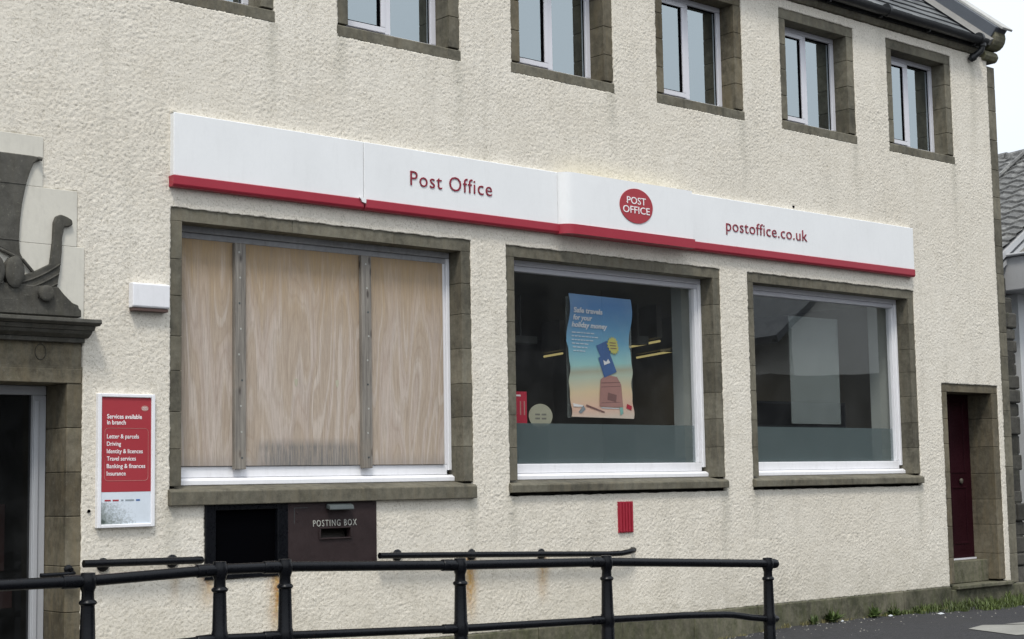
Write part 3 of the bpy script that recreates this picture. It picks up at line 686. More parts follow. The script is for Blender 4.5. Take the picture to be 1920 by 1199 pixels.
# ----- main entrance with cornice and carved ship -----
ex0, ex1 = 2.80, 4.90
en = MB()
for a, b in ((.0, 0),):
    pass
f = MB(); f.box(ex1 - .098, ex1 - .004, .30, .37, -2., .635); f.box(ex1 - .094, ex1 - .060, .285, .299, -2., .60); f.box(ex0 + .003, ex0 + .097, .30, .37, -2., .635); f.box(ex0 + .003, ex1 - .004, .30, .37, .637, .70)
ent = f.build('entrance_door', M['greyframe'], B, bevel=.004); ent['label'] = 'dark glazed entrance door in a grey frame'
MB().quad((ex0 + .09, .335, -2), (ex1 - .09, .335, -2), (ex1 - .09, .335, .64), (ex0 + .09, .335, .64)).build('pane', M['dglass'], ent)
s = surround(2.70, 5.005, -2., .795, .105, .092, .38, None, 9, False)
s.box(2.7, 5.003, -.006, .3, .702, .797, 1.05); s.box(2.70, 5.003, 0.002, .3, .799, 1.0, 1.1)
s.build('stone_surround', M['reveal'], ent, bevel=.004)
s = MB(); k0 = 2.65
s.box(k0 + .06, 5.010, -.035, .1, .975, 1.005, 1.); s.xprism([(-.04, 1.007), (.1, 1.007), (.1, 1.05), (-.10, 1.05), (-.085, 1.03)], k0 + .04, 5.035, .95)
s.xprism([(-.105, 1.052), (.1, 1.052), (.1, 1.082), (-.125, 1.082)], k0 + .02, 5.045, 1.05); s.xprism([(-.135, 1.084), (.1, 1.084), (.1, 1.145), (-.16, 1.125), (-.165, 1.10)], k0, 5.07, .95)
s.build('cornice', M['carved'], ent, bevel=.003)
o_ = MB(); pts = [(4.708 + .038 * math.cos(R(a)), -.0015, .906 + .052 * math.sin(R(a))) for a in range(0, 361, 12)]
o_.tube(pts, .0026, 6, False); o_.build('carved_letter', M['mortar'], ent)
o_ = MB(); o_.box(ex0 + .1, ex1 - .1, 1.2, 1.25, -2, .7); o_.build('inner_screen', M['blackmat'], ent)
o_ = MB(); o_.box(4.62, 4.70, .50, .51, -.55, -.1); o_.build('red_leaflet', M['casedk'], ent)
o_ = MB(); o_.box(4.66, 4.75, .48, .49, -.80, -.62); o_.build('brown_leaflet', M['casedk'], ent)
s = MB()
s.prism([(2.70, 1.12), (5.006, 1.12), (5.006, 1.627), (2.70, 1.627)], -.022, .05); s.prism([(2.77, 1.6275), (4.95, 1.6275), (4.95, 2.009), (2.77, 2.009)], -.0225, .05)
s.prism([(3.01, 2.0095), (4.70, 2.0095), (4.70, 2.354), (3.01, 2.354)], -.022, .05)
s.prism([(2.70, 1.1205), (5.012, 1.1205), (5.012, 1.632), (2.70, 1.632)], .0, .04)
rel = s.build('stepped_render_panel', M['smooth'], B, bevel=.003); rel['label'] = 'smooth cream stepped panel behind the carved ship'
CXM = 3.86
def mir(pts): return pts + [(2 * CXM - x, z) for x, z in reversed(pts)]
hull = [(4.10, 1.30), (4.402, 1.335), (4.50, 1.372), (4.581, 1.412), (4.655, 1.445), (4.749, 1.494), (4.766, 1.645), (4.771, 1.778), (4.787, 1.819), (4.821, 1.835), (4.866, 1.823), (4.902, 1.805), (4.908, 1.773), (4.886, 1.758), (4.848, 1.751), (4.832, 1.675), (4.831, 1.578), (4.819, 1.457), (4.801, 1.342), (4.79, 1.17)]
MB().prism(mir(hull[::-1])[::1], -.05, .0).build('ship_hull', M['carved'], rel, bevel=.008, seg=2)
base = [(4.801, 1.341), (4.847, 1.291), (4.905, 1.24), (4.95, 1.225), (4.953, 1.201), (4.97, 1.196), (4.971, 1.145)]
MB().prism(mir(base), -.06, .0).build('ship_base', M['carved'], rel, bevel=.006)
sail = [(4.39, 2.192), (4.543, 2.209), (4.612, 2.212), (4.678, 2.208), (4.680, 2.186), (4.644, 2.176), (4.625, 2.161), (4.595, 2.086), (4.571, 1.999), (4.548, 1.877), (4.534, 1.745), (4.531, 1.626), (4.537, 1.555), (4.563, 1.508), (4.53, 1.508), (4.47, 1.545), (4.40, 1.575), (4.2, 1.62)]
s = MB()
s.prism(mir(sail[2:]), -.045, .0, 1.)
sl_ = s.build('ship_sail', M['carved'], rel, bevel=.008, seg=2)
s = MB(); s.tube([(4.65, -.05, 2.197), (4.676, -.062, 2.190)], .013, 10); s.tube([(3.2, -.047, 2.008), (4.572, -.047, 2.012)], .0025, 6); s.tube([(3.2, -.047, 1.637), (4.53, -.047, 1.634)], .0025, 6); s.build('sail_edge', M['carved'], sl_, smooth=True)
s = MB(); s.tube([(4.395, -.045, 1.566), (4.487, -.045, 1.53), (4.555, -.045, 1.505), (4.63, -.04, 1.43)], .012, 8); s.build('rigging', M['carved'], rel, smooth=True)
for sx in (4.49, 4.355, 4.22, 4.085, 3.95, 3.81, 3.675, 3.54, 3.405, 3.27):
    MB().disc(sx, 1.418, .066, .104, -.088, -.02, dome=.02).build('shield', M['carved'], rel, smooth=True)
MB().disc(4.708, 1.290, .053, .054, -.095, -.04, dome=.015).build('boss', M['carved'], rel, smooth=True)
s = MB(); s.prism([(4.655, 1.262), (4.70, 1.236), (4.735, 1.240), (4.70, 1.262)], -.085, -.05).build('boss_bracket', M['carved'], rel)
for k, dz in enumerate((0, -.05, -.10)):
    pts = []
    for q2 in range(13):
        u = q2 / 12; x = 4.42 + u * (.395 - k * .01); z = 1.335 + dz + .16 * u ** 1.8 * (1 - .1 * k)
        pts.append((x, -.054, z))
    MB().tube(pts, .007, 6).build('strake', M['carved'], rel, smooth=True)

# ================= SHOP SIGN =================
S = thing('shop_sign', (10.2, -.03, 2.1), 'long white and red post office fascia sign above the shop windows', 'sign')
def panel(x0, x1, name='sign_panel'):
    return MB().box(x0, x1, -.06, .0, 2.20, 2.655).build(name, M['sign'], S, bevel=.004)
panel(5.665, 7.333); panel(7.339, 9.41); panel(11.06, 14.715)
MB().box(5.662, 5.69, -.056, .0, 2.655, 2.668).build('end_cap', M['smooth'], S)
def redstrip(x0, x1, y=-.075):
    return MB().xprism([(y, 2.135), (y + .012, 2.118), (0, 2.118), (0, 2.199), (y - .0, 2.199)], x0, x1).build('red_strip', M['red'], S, bevel=.003)
redstrip(5.655, 7.325); redstrip(7.338, 9.41); redstrip(11.06, 14.705)
mb = MB(); mb.prism([(7.27, 2.205), (7.338, 2.205), (7.336, 2.165), (7.30, 2.172), (7.288, 2.195)], -.088, -.0765); mb.build('loose_trim', M['sign'], S)
# centre box with a rounded left end
arc = [(9.412, -.05), (9.42, -.075), (9.438, -.105), (9.465, -.128), (9.50, -.14), (9.53, -.143), (11.055, -.143), (11.055, 0), (9.412, 0)]
def zprism(poly, z0, z1):
    n = len(poly); m_ = MB(); m_.add([(x, y, z0) for x, y in poly] + [(x, y, z1) for x, y in poly], [tuple(range(n))[::-1], tuple(range(n, 2 * n))] + [(i, (i + 1) % n, (i + 1) % n + n, i + n) for i in range(n)]); return m_
zprism(arc[::-1][::-1], 2.20, 2.655).build('centre_panel', M['sign'], S, smooth=True)
arc2 = [(9.405, -.062), (9.413, -.085), (9.432, -.118), (9.46, -.142), (9.50, -.156), (9.53, -.16), (11.062, -.16), (11.062, 0), (9.405, 0)]
zprism(arc2, 2.115, 2.199).build('red_strip', M['red'], S, smooth=True)
text('Post Office', 7.793, 8.655, 2.362, .118, -.0605, M['letter'], S, depth=.006, offset=-.006, space=1.1)
text('postoffice.co.uk', 11.62, 12.858, 2.345, .112, -.0605, M['letter'], S, depth=.006, offset=-.006, space=1.06)
lg = MB().disc(10.30, 2.436, .2125, .158, -.149, -.1435, 48).build('logo', M['signred'], S)
text('POST', 10.178, 10.422, 2.452, .062, -.1495, M['wprint'], lg, depth=.002, offset=.004)
text('OFFICE', 10.125, 10.470, 2.368, .062, -.1495, M['wprint'], lg, depth=.002, offset=.004)

# ================= SERVICES SIGN =================
V = thing('services_sign', (5.32, -.02, .18), 'tall red services notice in a white frame between entrance and boarded window', 'sign')
mb = MB(); a, b, c, d = 5.108, 5.540, -.272, .638
mb.box(a, a + .028, -.045, -.004, c, d); mb.box(b - .028, b, -.045, -.004, c, d); mb.box(a + .029, b - .029, -.045, -.004, c, c + .024); mb.box(a + .029, b - .029, -.045, -.004, d - .024, d)
mb.build('frame', M['white'], V, bevel=.004)
MB().box(a + .02, b - .02, -.034, -.004, -.03, d - .02).build('red_panel', M['signred'], V)
lp = MB().box(a + .02, b - .02, -.033, -.004, c + .02, -.031).build('pale_panel', M['pprint'], V)
Y = -.0345
for s_, w_, z_ in (('Services available', .262, .468), ('in branch', .14, .428)): text(s_, 5.178, 5.178 + w_, z_, .029, Y, M['wprint'], V, depth=.001, offset=.016)
for s_, w_, z_ in (('Letter & parcels', .240, .333), ('Driving', .105, .283), ('Identity & licences', .270, .232), ('Travel services', .218, .182), ('Banking & finances', .290, .131), ('Insurance', .142, .081)): text(s_, 5.178, 5.178 + w_, z_, .028, Y, M['wprint'], V, depth=.001, offset=.010)
mb = MB()
def rr(x0, x1, z0, z1, r):
    p = []
    for cx_, cz2, s0 in ((x1 - r, z1 - r, 0), (x0 + r, z1 - r, 90), (x0 + r, z0 + r, 180), (x1 - r, z0 + r, 270)):
        for k in range(5): p.append((cx_ + r * math.cos(R(s0 + k * 22.5)), cz2 + r * math.sin(R(s0 + k * 22.5))))
    return p
pp = rr(5.162, 5.490, .045, .402, .025); mb.tube([(x, Y, z) for x, z in pp[:5]] + [(x, Y, z) for x, z in pp[5:]] + [(pp[0][0], Y, pp[0][1])], .0012, 5, False)
mb.build('outline', M['case'], V)
lo_ = MB().disc(5.463, .541, .028, .019, -.0352, -.0342).build('small_logo', M['case'], V)
text('POST', 5.447, 5.480, .543, .007, -.0353, M['wprint'], lo_, depth=.0006); text('OFFICE', 5.442, 5.485, .532, .007, -.0353, M['wprint'], lo_, depth=.0006)
for x, w_, m_ in ((5.165, .045, 'signred'), (5.225, .045, 'signred'), (5.287, .018, 'faint'), (5.32, .065, 'faint'), (5.40, .03, 'card')):
    MB().box(x, x + w_, -.0345, -.033, -.093, -.082).build('small_mark', M[m_], lp)
MB().box(5.129, 5.40, -.0338, -.0331, -.25, -.10).build('tree_picture', M['picture'], lp)

# ================= SMALL THINGS ON THE WALL =================
A = thing('alarm_box', (5.5, -.05, 1.3), 'white rectangular box at the upper left of the boarded window', 'box')
MB().xprism([(-.065, 1.238), (-.075, 1.248), (-.075, 1.402), (-.068, 1.410), (-.01, 1.410), (-.01, 1.238)], 5.345, 5.632).build('cover', M['white'], A, bevel=.004)
MB().box(5.352, 5.624, -.066, -.008, 1.214, 1.236).build('base', M['slotb'], A, bevel=.003)

P = thing('posting_box', (7.05, -.01, -.4), 'brown metal posting box plate with a slot under the boarded window', 'posting box')
mb = MB(); x0, x1, z0, z1 = 6.648, 7.458, -.605, -.138; sx0, sx1, sz0, sz1 = 6.935, 7.205, -.402, -.335
mb.box(x0, sx0, -.022, .02, z0, z1); mb.box(sx1, x1, -.022, .02, z0, z1); mb.box(sx0, sx1, -.022, .02, z0, sz0); mb.box(sx0, sx1, -.022, .02, sz1, z1)
mb.build('face_plate', M['bronze'], P)
mb = MB(); mb.box(sx0 - .014, sx1 + .014, -.034, -.0225, sz1 + .001, sz1 + .012); mb.box(sx0 - .014, sx1 + .014, -.034, -.0225, sz0 - .012, sz0 - .001); mb.box(sx0 - .014, sx0 - .001, -.034, -.0225, sz0, sz1); mb.box(sx1 + .001, sx1 + .014, -.034, -.0225, sz0, sz1); mb.build('slot_rim', M['bronze'], P, bevel=.003)
MB().add([(sx0, .02, sz0 - .02), (sx1, .02, sz0 - .02), (sx1, .07, sz1), (sx0, .07, sz1)], [(0, 1, 2, 3)]).box(sx0 - .02, sx1 + .02, .075, .08, sz0 - .04, sz1 + .03).build('slot', M['slot'], P)
MB().xprism([(-.023, -.147), (-.075, -.163), (-.085, -.192), (-.080, -.197), (-.023, -.18)], 6.985, 7.205).build('hood', M['hood'], P, bevel=.003)
text('POSTING BOX', 6.868, 7.268, -.316, .047, -.0225, M['brass'], P, depth=.004, space=1.25)
for x, z in ((6.67, -.16), (7.435, -.16), (6.67, -.585), (7.435, -.585), (6.73, -.21), (6.73, -.27)): MB().disc(x, z, .007, .007, -.026, -.022, 10).build('screw', M['bronze'], P)
mb = MB(); mb.box(6.70, 6.82, -.0235, -.0225, -.175, -.172); mb.box(6.70, 6.703, -.0235, -.0225, -.29, -.175); mb.build('scratched_outline', M['hood'], P)

K = thing('black_wall_panel', (6.3, -.01, -.4), 'black framed square recess left of the posting box plate', 'wall panel')
mb = MB(); mb.box(5.952, 6.035, -.028, .03, -.662, -.136); mb.box(6.555, 6.646, -.028, .03, -.662, -.136); mb.box(6.036, 6.554, -.026, .03, -.175, -.136); mb.box(6.036, 6.554, -.026, .03, -.662, -.63)
mb.build('frame', M['black'], K, bevel=.004)
MB().box(6.036, 6.554, .012, .03, -.63, -.175).build('back_plate', M['blackmat'], K)

for (x, z, r, lb) in ((5.06, -.155, .011, 'small black hole in the cream wall left of the services notice foot'), (5.00, -.585, .011, 'small black hole in the cream wall under the left end of the short handrail'), (12.72, 2.695, .012, 'small dark bolt on the wall just above the web address sign')):
    q = MB().disc(x, z, r, r, -.022, .0, 12, dome=.004).build('wall_plug', M['blackmat'], None, (x, 0, z)); tag(q, lb, 'wall plug')
T = thing('air_vent', (10.2, -.01, -.34), 'small red louvred air vent under the poster window', 'air vent')
mb = MB(); mb.box(10.108, 10.292, -.021, -.002, -.472, -.20); mb.build('plate', M['red'], T)
mb = MB()
for k in range(5): mb.box(10.116 + k * .036, 10.116 + k * .036 + .017, -.034, -.0215, -.462, -.21)
mb.build('louvre', M['red'], T)

H = thing('window_boarding', (7.05, .15, .1), 'weathered plywood boards held by two grey battens filling the large left window', 'boarding')
for a, b, tn in ((5.805, 6.322, .0), (6.326, 7.472, 1.), (7.476, 8.284, 2.)):
    MB().box(a, b, .153, .166, .143, 1.792, tn).build('plywood_board', M['ply'], H)
for a in (6.277, 7.432): MB().box(a, a + .096, .112, .1525, .116, 1.79).build('batten', M['batten'], H, bevel=.004)
for a in (6.277, 7.432):
    for k in range(9): MB().disc(a + .048 + random.uniform(-.02, .02), .2 + k * .19, .008, .008, .1105, .112, 8).build('screw', M['brass' if k % 3 else 'hood'], H)
for a in (6.84, 7.22): MB().prism([(a - .015, .795), (a + .015, .80), (a + .012, .76), (a, .735), (a - .012, .76)], .1515, .1529).build('bare_patch', M['cream'], H)

# ================= HANDRAILS ON THE WALL =================
def rosette(mb, x, z, y0=-.095):
    q = MB().lathe([(.045, 0), (.047, .006), (.038, .014), (.014, .02), (.012, .085)], 0, 0, 16); mb.add([(x + a, -.012 - c, z + b) for a, b, c in q.v], q.f)
def hz(x): return -.497 - (x - 5.) * .0295
HR = thing('wall_handrail', (8.8, -.08, hz(8.8)), 'black tubular handrail on the wall right of the posting box', 'handrail')
pts = [(7.43, -.095, -.553), (7.64, -.095, -.560), (8.39, -.095, -.586), (9.16, -.095, -.615), (9.90, -.095, -.645), (10.06, -.095, -.646), (10.16, -.09, -.636), (10.235, -.072, -.627), (10.27, -.04, -.625), (10.28, -.012, -.625)]
MB().tube(pts, .024).build('rail', M['black'], HR, smooth=True)
for x in (7.66, 8.415, 9.18):
    m_ = MB(); rosette(m_, x, -.555 - (x - 7.64) * .037 - .006); m_.build('bracket', M['black'], HR, smooth=True)
HL = thing('wall_handrail', (5.4, -.08, -.5), 'short black handrail on the wall below the services notice', 'handrail')
MB().tube([(4.985, -.095, -.500), (5.2, -.095, -.504), (5.85, -.095, -.515), (5.875, -.09, -.515), (5.885, -.07, -.515), (5.888, -.012, -.515)], .026).build('rail', M['black'], HL, smooth=True)
for x in (5.165, 5.69):
    m_ = MB(); rosette(m_, x, -.517); m_.build('bracket', M['black'], HL, smooth=True)
HE = thing('door_handrail', (4.75, .1, -.58), 'stub of black handrail fixed to the stone of the entrance jamb', 'handrail')
MB().tube([(4.70, -.06, -.563), (4.92, -.06, -.563), (4.935, -.055, -.56), (4.945, -.02, -.555), (4.945, -.002, -.555)], .014).build('rail', M['black'], HE, smooth=True)
m_ = MB(); q = MB().lathe([(.03, 0), (.03, .01), (.012, .02), (.012, .06)], 0, 0, 14); m_.add([(4.92 + a, -.001 - c, -.535 + b) for a, b, c in q.v], q.f); m_.build('bracket', M['black'], HE, smooth=True)

# ================= STREET RAILING =================
RL = thing('street_railing', (7.5, -1.2, -1.5), 'black cast iron two-rail railing in front of the post office', 'railing')
RY = -1.2
pst = [(2.95, -.532, -.955), (4.458, -.546, -.965), (5.352, -.522, -.95), (5.838, -.528, -.968), (7.309, -.588, -1.030), (8.768, -.633, -1.070), (10.69, -.735, -1.197)]
for x, zt, zl in pst:
    zb = gz(x) - .05
    pr = [(.075, zb), (.075, zb + .05), (.055, zb + .07), (.050, zl - .06), (.0475, zl - .05), (.052, zl - .035), (.055, zl), (.052, zl + .035), (.047, zl + .05), (.041, zt - .15), (.041, zt - .142), (.050, zt - .135), (.053, zt - .127), (.050, zt - .118), (.038, zt - .108), (.036, zt - .066), (.040, zt - .055), (.047, zt - .035), (.051, zt - .008), (.050, zt + .018), (.042, zt + .036), (.041, zt + .048), (.030, zt + .05)]
    MB().lathe(pr, x, RY, 24).build('post', M['black'], RL, smooth=True)
def runs(k): return [(1.5, RY, pst[0][k] + .01)] + [(p[0], RY, p[k]) for p in pst]
tp = runs(1)
for a, b in zip(tp, tp[1:]): MB().tube([a, b], .0335, 18).build('top_rail', M['black'], RL, smooth=True)
MB().tube([tp[-1], (10.745, RY, -.7375), (10.775, RY, -.739), (10.80, RY, -.740), (10.813, RY, -.740)], .04, 18, rs=[.036, .038, .041, .036, .018]).build('rail_end', M['black'], RL, smooth=True)
lp_ = runs(2)
for a, b in zip(lp_[:-1], lp_[1:-1]): MB().tube([a, b], .0275, 16).build('lower_rail', M['black'], RL, smooth=True)
MB().tube([lp_[-2], (9.6, RY, -1.095), (10.10, RY, -1.122), (10.22, RY, -1.132), (10.45, RY, -1.168), lp_[-1]], .0275, 16).build('lower_rail', M['black'], RL, smooth=True)
MB().tube([lp_[-1], (10.78, RY, -1.20), (10.80, RY, -1.20)], .03, 14, rs=[.03, .03, .018]).build('rail_end', M['black'], RL, smooth=True)
for k, (x, zt, zl) in enumerate(pst):
    if k == 6: continue
    for z, r, nm in ((zt, .041, 'rail_collar'), (zl, .034, 'rail_collar')):
        prev = (tp if r > .04 else lp_)[k]; dz = (z - prev[2]) / max(.3, x - prev[0])
        m_ = MB(); m_.tube([(x - .165, RY, z - .165 * dz), (x - .160, RY, z - .16 * dz), (x - .07, RY, z - .07 * dz), (x - .04, RY, z - .04 * dz)], r, 16, rs=[r * .9, r, r, r * .85])
        m_.tube([(x - .11, RY - r - .010, z - .1 * dz - .004), (x - .11, RY, z - .1 * dz)], .011, 8)
        m_.build(nm, M['black'], RL, smooth=True)

# ================= INSIDE THE SHOP =================
PXC, PZ0, PZ1 = 10.19, .555, 1.655
def pw(x, z):
    u = (z - PZ0) / (PZ1 - PZ0)
    return .014 * math.sin(u * 15 + 1.2) + .014 * math.sin(u * 8 + .3) + .006 * math.sin(u * 37) * (u < .62), .004 * math.sin(u * 11)
def warp(X, Y, Z):
    dx, dy = pw(X, Z); s = 1 if X > PXC else .5
    return X - .05 + dx * (1 if abs(X - PXC) > .3 else .8), Y + dy, Z - (X - 9.85) * .012
PY = .245
def pmesh(poly, y, nsub=0):
    m_ = MB(); n = len(poly); m_.add([warp(x, y, z) for x, z in poly], [tuple(range(n))]); return m_
TP = thing('travel_poster', (PXC, PY, .55), 'blue and sand coloured travel money poster hanging curled behind the middle window', 'poster')
m_ = MB(); nu, nv = 8, 60
for side, yy in ((0, PY), (1, PY + .0015)):
    vs = [warp(9.85 + .79 * i / nu, yy, PZ0 + (PZ1 - PZ0) * j / nv) for i in range(nu + 1) for j in range(nv + 1)]
    fs = [(i * (nv + 1) + j, (i + 1) * (nv + 1) + j, (i + 1) * (nv + 1) + j + 1, i * (nv + 1) + j + 1) for i in range(nu) for j in range(nv)]
    m_.add(vs, fs if side == 0 else [f[::-1] for f in fs])
m_.build('sheet', M['poster'], TP, smooth=True)
for s_, w_, z_ in (('Safe travels', .36, 1.49), ('for your', .235, 1.425), ('holiday money', .44, 1.36)): text(s_, 9.895, 9.895 + w_, z_, .044, PY - .005, M['wprint'], TP, depth=.0008, offset=.03, warp=warp)
for k, w_ in enumerate((.27, .285, .26, .19, .17, .15)):
    mm = MB(); x = 9.905; rnd = random.Random(k + 2)
    while x < 9.905 + w_:
        l = rnd.uniform(.02, .05); mm.add([warp(a, PY - .004, b) for a, b in ((x, 1.305 - k * .033), (x + l, 1.305 - k * .033), (x + l, 1.315 - k * .033), (x, 1.315 - k * .033))], [(0, 1, 2, 3)]); x += l + .01
    mm.build('small_print', M['pprint'], TP)
def rotp(pts, cx_, cz2, a): return [(cx_ + (x - cx_) * math.cos(a) - (z - cz2) * math.sin(a), cz2 + (x - cx_) * math.sin(a) + (z - cz2) * math.cos(a)) for x, z in pts]
st = [(10.415 + (.078 if k % 2 else .06) * math.cos(k * math.pi / 16), 1.215 + (.078 if k % 2 else .06) * math.sin(k * math.pi / 16) * 1.1) for k in range(32)]
b_ = pmesh(st, PY - .009).build('sun_badge', M['sun'], TP)
for k in range(3): pmesh([(10.375, 1.235 - k * .025), (10.455, 1.235 - k * .025), (10.455, 1.243 - k * .025), (10.375, 1.243 - k * .025)], PY - .0105).build('badge_line', M['casedk'], b_)
pmesh(rotp([(10.21, 1.12), (10.36, 1.12), (10.36, 1.23), (10.21, 1.23)], 10.28, 1.2, .35), PY - .005).build('travel_card', M['card'], TP)
c_ = pmesh(rotp([(10.24, .94), (10.40, .94), (10.40, 1.13), (10.24, 1.13)], 10.32, 1.03, .38), PY - .006).build('travel_card', M['card'], TP)
pmesh(rotp([(10.27, 1.045), (10.355, 1.045), (10.345, 1.085), (10.31, 1.065), (10.28, 1.09)], 10.32, 1.05, .3), PY - .0075).build('card_mark', M['wprint'], c_)
c_ = pmesh([(10.20, .655), (10.50, .655), (10.505, .86), (10.44, .93), (10.30, .945), (10.235, .90)], PY - .005).build('suitcase', M['case'], TP)
for k in range(6): pmesh([(10.23 + .003 * k, .685 + k * .036), (10.49, .70 + k * .036), (10.49, .706 + k * .036), (10.23 + .003 * k, .691 + k * .036)], PY - .0065).build('suitcase_rib', M['casedk'], c_)
pmesh([(10.31, .72), (10.42, .70), (10.43, .765), (10.32, .785)], PY - .0085).build('suitcase_label', M['casedk'], c_)
for pts, m in (([(9.87, .645), (10.00, .645), (10.0, .66), (9.87, .675)], 'wprint'), ([(9.93, .60), (10.0, .66), (10.02, .625), (9.96, .585)], 'faint'), ([(10.03, .655), (10.25, .60), (10.26, .61), (10.04, .67)], 'casedk'), ([(10.22, .64), (10.45, .64), (10.45, .648), (10.22, .648)], 'pprint'), ([(10.46, .58), (10.49, .60), (10.51, .70), (10.46, .69)], 'teal'), ([(10.54, .65), (10.60, .63), (10.62, .67), (10.56, .69)], 'redsign')):
    pmesh(pts, PY - .0045).build('printed_motif', M[m], TP)
MB().box(9.83, 10.66, .305, .312, .548, 1.635).build('clear_backing', M['sheer'], TP)

TB = thing('hanging_panel', (13.37, .33, .53), 'pale translucent rectangular panel hanging behind the right window', 'panel')
MB().box(12.965, 13.775, .29, .300, .53, 1.635).build('sheet', M['sheer'], TB)
TV = thing('wall_screen', (13.5, .6, .5), 'wide black screen low behind the right window', 'screen')
MB().box(12.6, 14.28, .60, .65, .50, .775).build('casing', M['screen'], TV, bevel=.006)
MB().box(12.63, 14.25, .5965, .5995, .53, .75).build('display', M['blackmat'], TV)
RN = thing('red_notice', (9.18, .24, .6), 'small red notice at the left edge of the middle window', 'notice')
MB().box(9.02, 9.272, .232, .236, .487, .762).build('sheet', M['redsign'], RN)
for k in range(2): MB().box(9.19 + k * .045, 9.203 + k * .045, .2305, .2318, .56, .68).build('print_line', M['case'], RN)
MB().box(9.15, 9.20, .2305, .2318, .72, .735).build('print_line', M['wprint'], RN)
ST = thing('round_sticker', (9.42, .22, .57), 'round cream sticker inside the middle window beside the red notice', 'sticker')
MB().disc(9.425, .555, .140, .105, .224, .226, 36).build('disc', M['cream'], ST)
for k in range(2): 
    for j in range(2): MB().box(9.36 + j * .075, 9.36 + j * .075 + .055, .2228, .2238, .56 - k * .035, .575 - k * .035).build('print_block', M['inner'], ST)
for pts, lb in (([(13.17, 2.82), (12.88, 2.02)], 'yellow lit strip light to the right of the poster, nearer the top'), ([(14.40, 3.83), (13.94, 2.63)], 'yellow lit strip light right of the poster, the lower and longer one'), ([(13.24, 4.28), (13.1, 3.81)], 'yellow lit strip light seen just left of the poster')):
    (xa, ya), (xb, yb) = pts
    L_ = thing('strip_light', ((xa + xb) / 2, (ya + yb) / 2, 1.52), lb, 'light', 'strip lights on the shop ceiling')
    MB().tube([(xa, ya, 1.5), (xb, yb, 1.5)], .013, 10).build('tube', M['lamp'], L_)
    ld = bpy.data.lights.new('strip_glow', 'AREA'); ld.shape = 'RECTANGLE'; ld.size = .1; ld.size_y = math.hypot(xb - xa, yb - ya); ld.energy = 1.2; ld.color = (1., .86, .55)
    lo2 = bpy.data.objects.new('strip_glow', ld); COL.objects.link(lo2); lo2.parent = L_; lo2.location = (0, 0, -.05); lo2.rotation_euler = (0, 0, math.atan2(yb - ya, xb - xa) - math.pi / 2)
    MB().add([(xa - .04, ya, 1.54), (xb - .04, yb, 1.54), (xb + .04, yb, 1.54), (xa + .04, ya, 1.54), (xa - .04, ya, 1.90), (xb - .04, yb, 1.90), (xb + .04, yb, 1.90), (xa + .04, ya, 1.90)], [(0, 1, 2, 3), (4, 7, 6, 5), (0, 4, 5, 1), (2, 6, 7, 3), (1, 5, 6, 2), (0, 3, 7, 4)]).build('housing', M['ceil'], L_)
for x, y, z, a, b, lb in ((10.98, 2.2, 1.44, .34, .075, 'grey box fitting under the shop ceiling left of the poster'), (12.62, 2.1, 1.50, .18, .09, 'small grey box fitting at the end of a strip light'), (13.45, 2.3, 1.44, .36, .03, 'thin pale tray fitting right of the poster')):
    L_ = thing('ceiling_fitting', (x, y, z), lb, 'fitting')
    MB().box(x - a / 2, x + a / 2, y - .08, y + .08, z - b / 2, z + b / 2).build('body', M['lampbody'], L_, bevel=.005)
    MB().box(x - .01, x + .01, y - .01, y + .01, z + b / 2, 1.90).build('drop_rod', M['lampbody'], L_)
for x, y, lb in ((11.33, .235, 'small dark rounded object on the sill of the middle window'), (12.62, .235, 'small dark rounded object on the sill of the right window')):
    q = MB().lathe([(.075, .11), (.08, .13), (.07, .16), (.045, .185), (.01, .195)], x, y + .08, 18).build('sill_knob', M['blackmat'], None, (x, y + .08, .11), smooth=True); tag(q, lb, 'knob')

# ================= NEIGHBOURS =================
NB = thing('neighbour_house', (22, 2, -1.45), 'pale house with a grey tiled roof beyond the building corner', 'house')
RS = .60; rxr, rzr = 23.1, 5.06
def zr(x): return 3.524 + RS * (x - 20.515)
MB().prism([(20.25, -1.6), (27., -1.6), (27., 2.5), (20.25, 2.5)], 2., 12).build('wall', M['nbwall'], NB)
MB().prism([(20.05, 2.99), (26.5, 2.99), (rxr, rzr - .15), (19.4, 2.72)], 2.1, 12).build('gable', M['nbtri'], NB)
mb = MB(); mb.xprism([(1.55, 2.62), (1.6, 2.52), (1.7, 2.50), (2.1, 2.50), (2.1, 2.975), (1.55, 2.975)], 19.86, 27.2); mb.xprism([(1.45, 2.98), (2.1, 2.98), (2.1, 3.02), (1.45, 3.02)], 19.80, 27.3)
mb.build('canopy_fascia', M['nbtrim'], NB, bevel=.02, seg=2)
mb = MB()
nC = 16; sl_len = (rxr - 17.2) * math.hypot(1, RS)
for k in range(nC * 2):
    x0 = 17.2 + (rxr - 17.2) * k / (nC * 2) - .03; x1 = 17.2 + (rxr - 17.2) * (k + 1) / (nC * 2)
    y = 1.9
    while y < 12:
        mb.add([(x0, y, zr(x0) + .05), (x1, y, zr(x1) + .01), (x1, y + .30, zr(x1) + .01), (x0, y + .30, zr(x0) + .05), (x0, y, zr(x0)), (x0, y + .3, zr(x0)), (x0, y + .15, zr(x0) + .085), (x1, y + .15, zr(x1) + .045)], [(0, 6, 7, 1), (6, 3, 2, 7), (4, 5, 3, 6, 0)]); y += .30
mb.add([(rxr, 1.9, rzr), (rxr + 5.9, 1.9, rzr - 3.5), (rxr + 5.9, 12, rzr - 3.5), (rxr, 12, rzr)], [(0, 1, 2, 3)])
rf = mb.build('tiled_roof', M['tile'], NB)
mb = MB(); y = 1.9
while y < 12: mb.tube([(rxr, y, rzr + .0), (rxr, y + .36, rzr + .0)], .10, 10, rs=[.12, .10]); y += .37
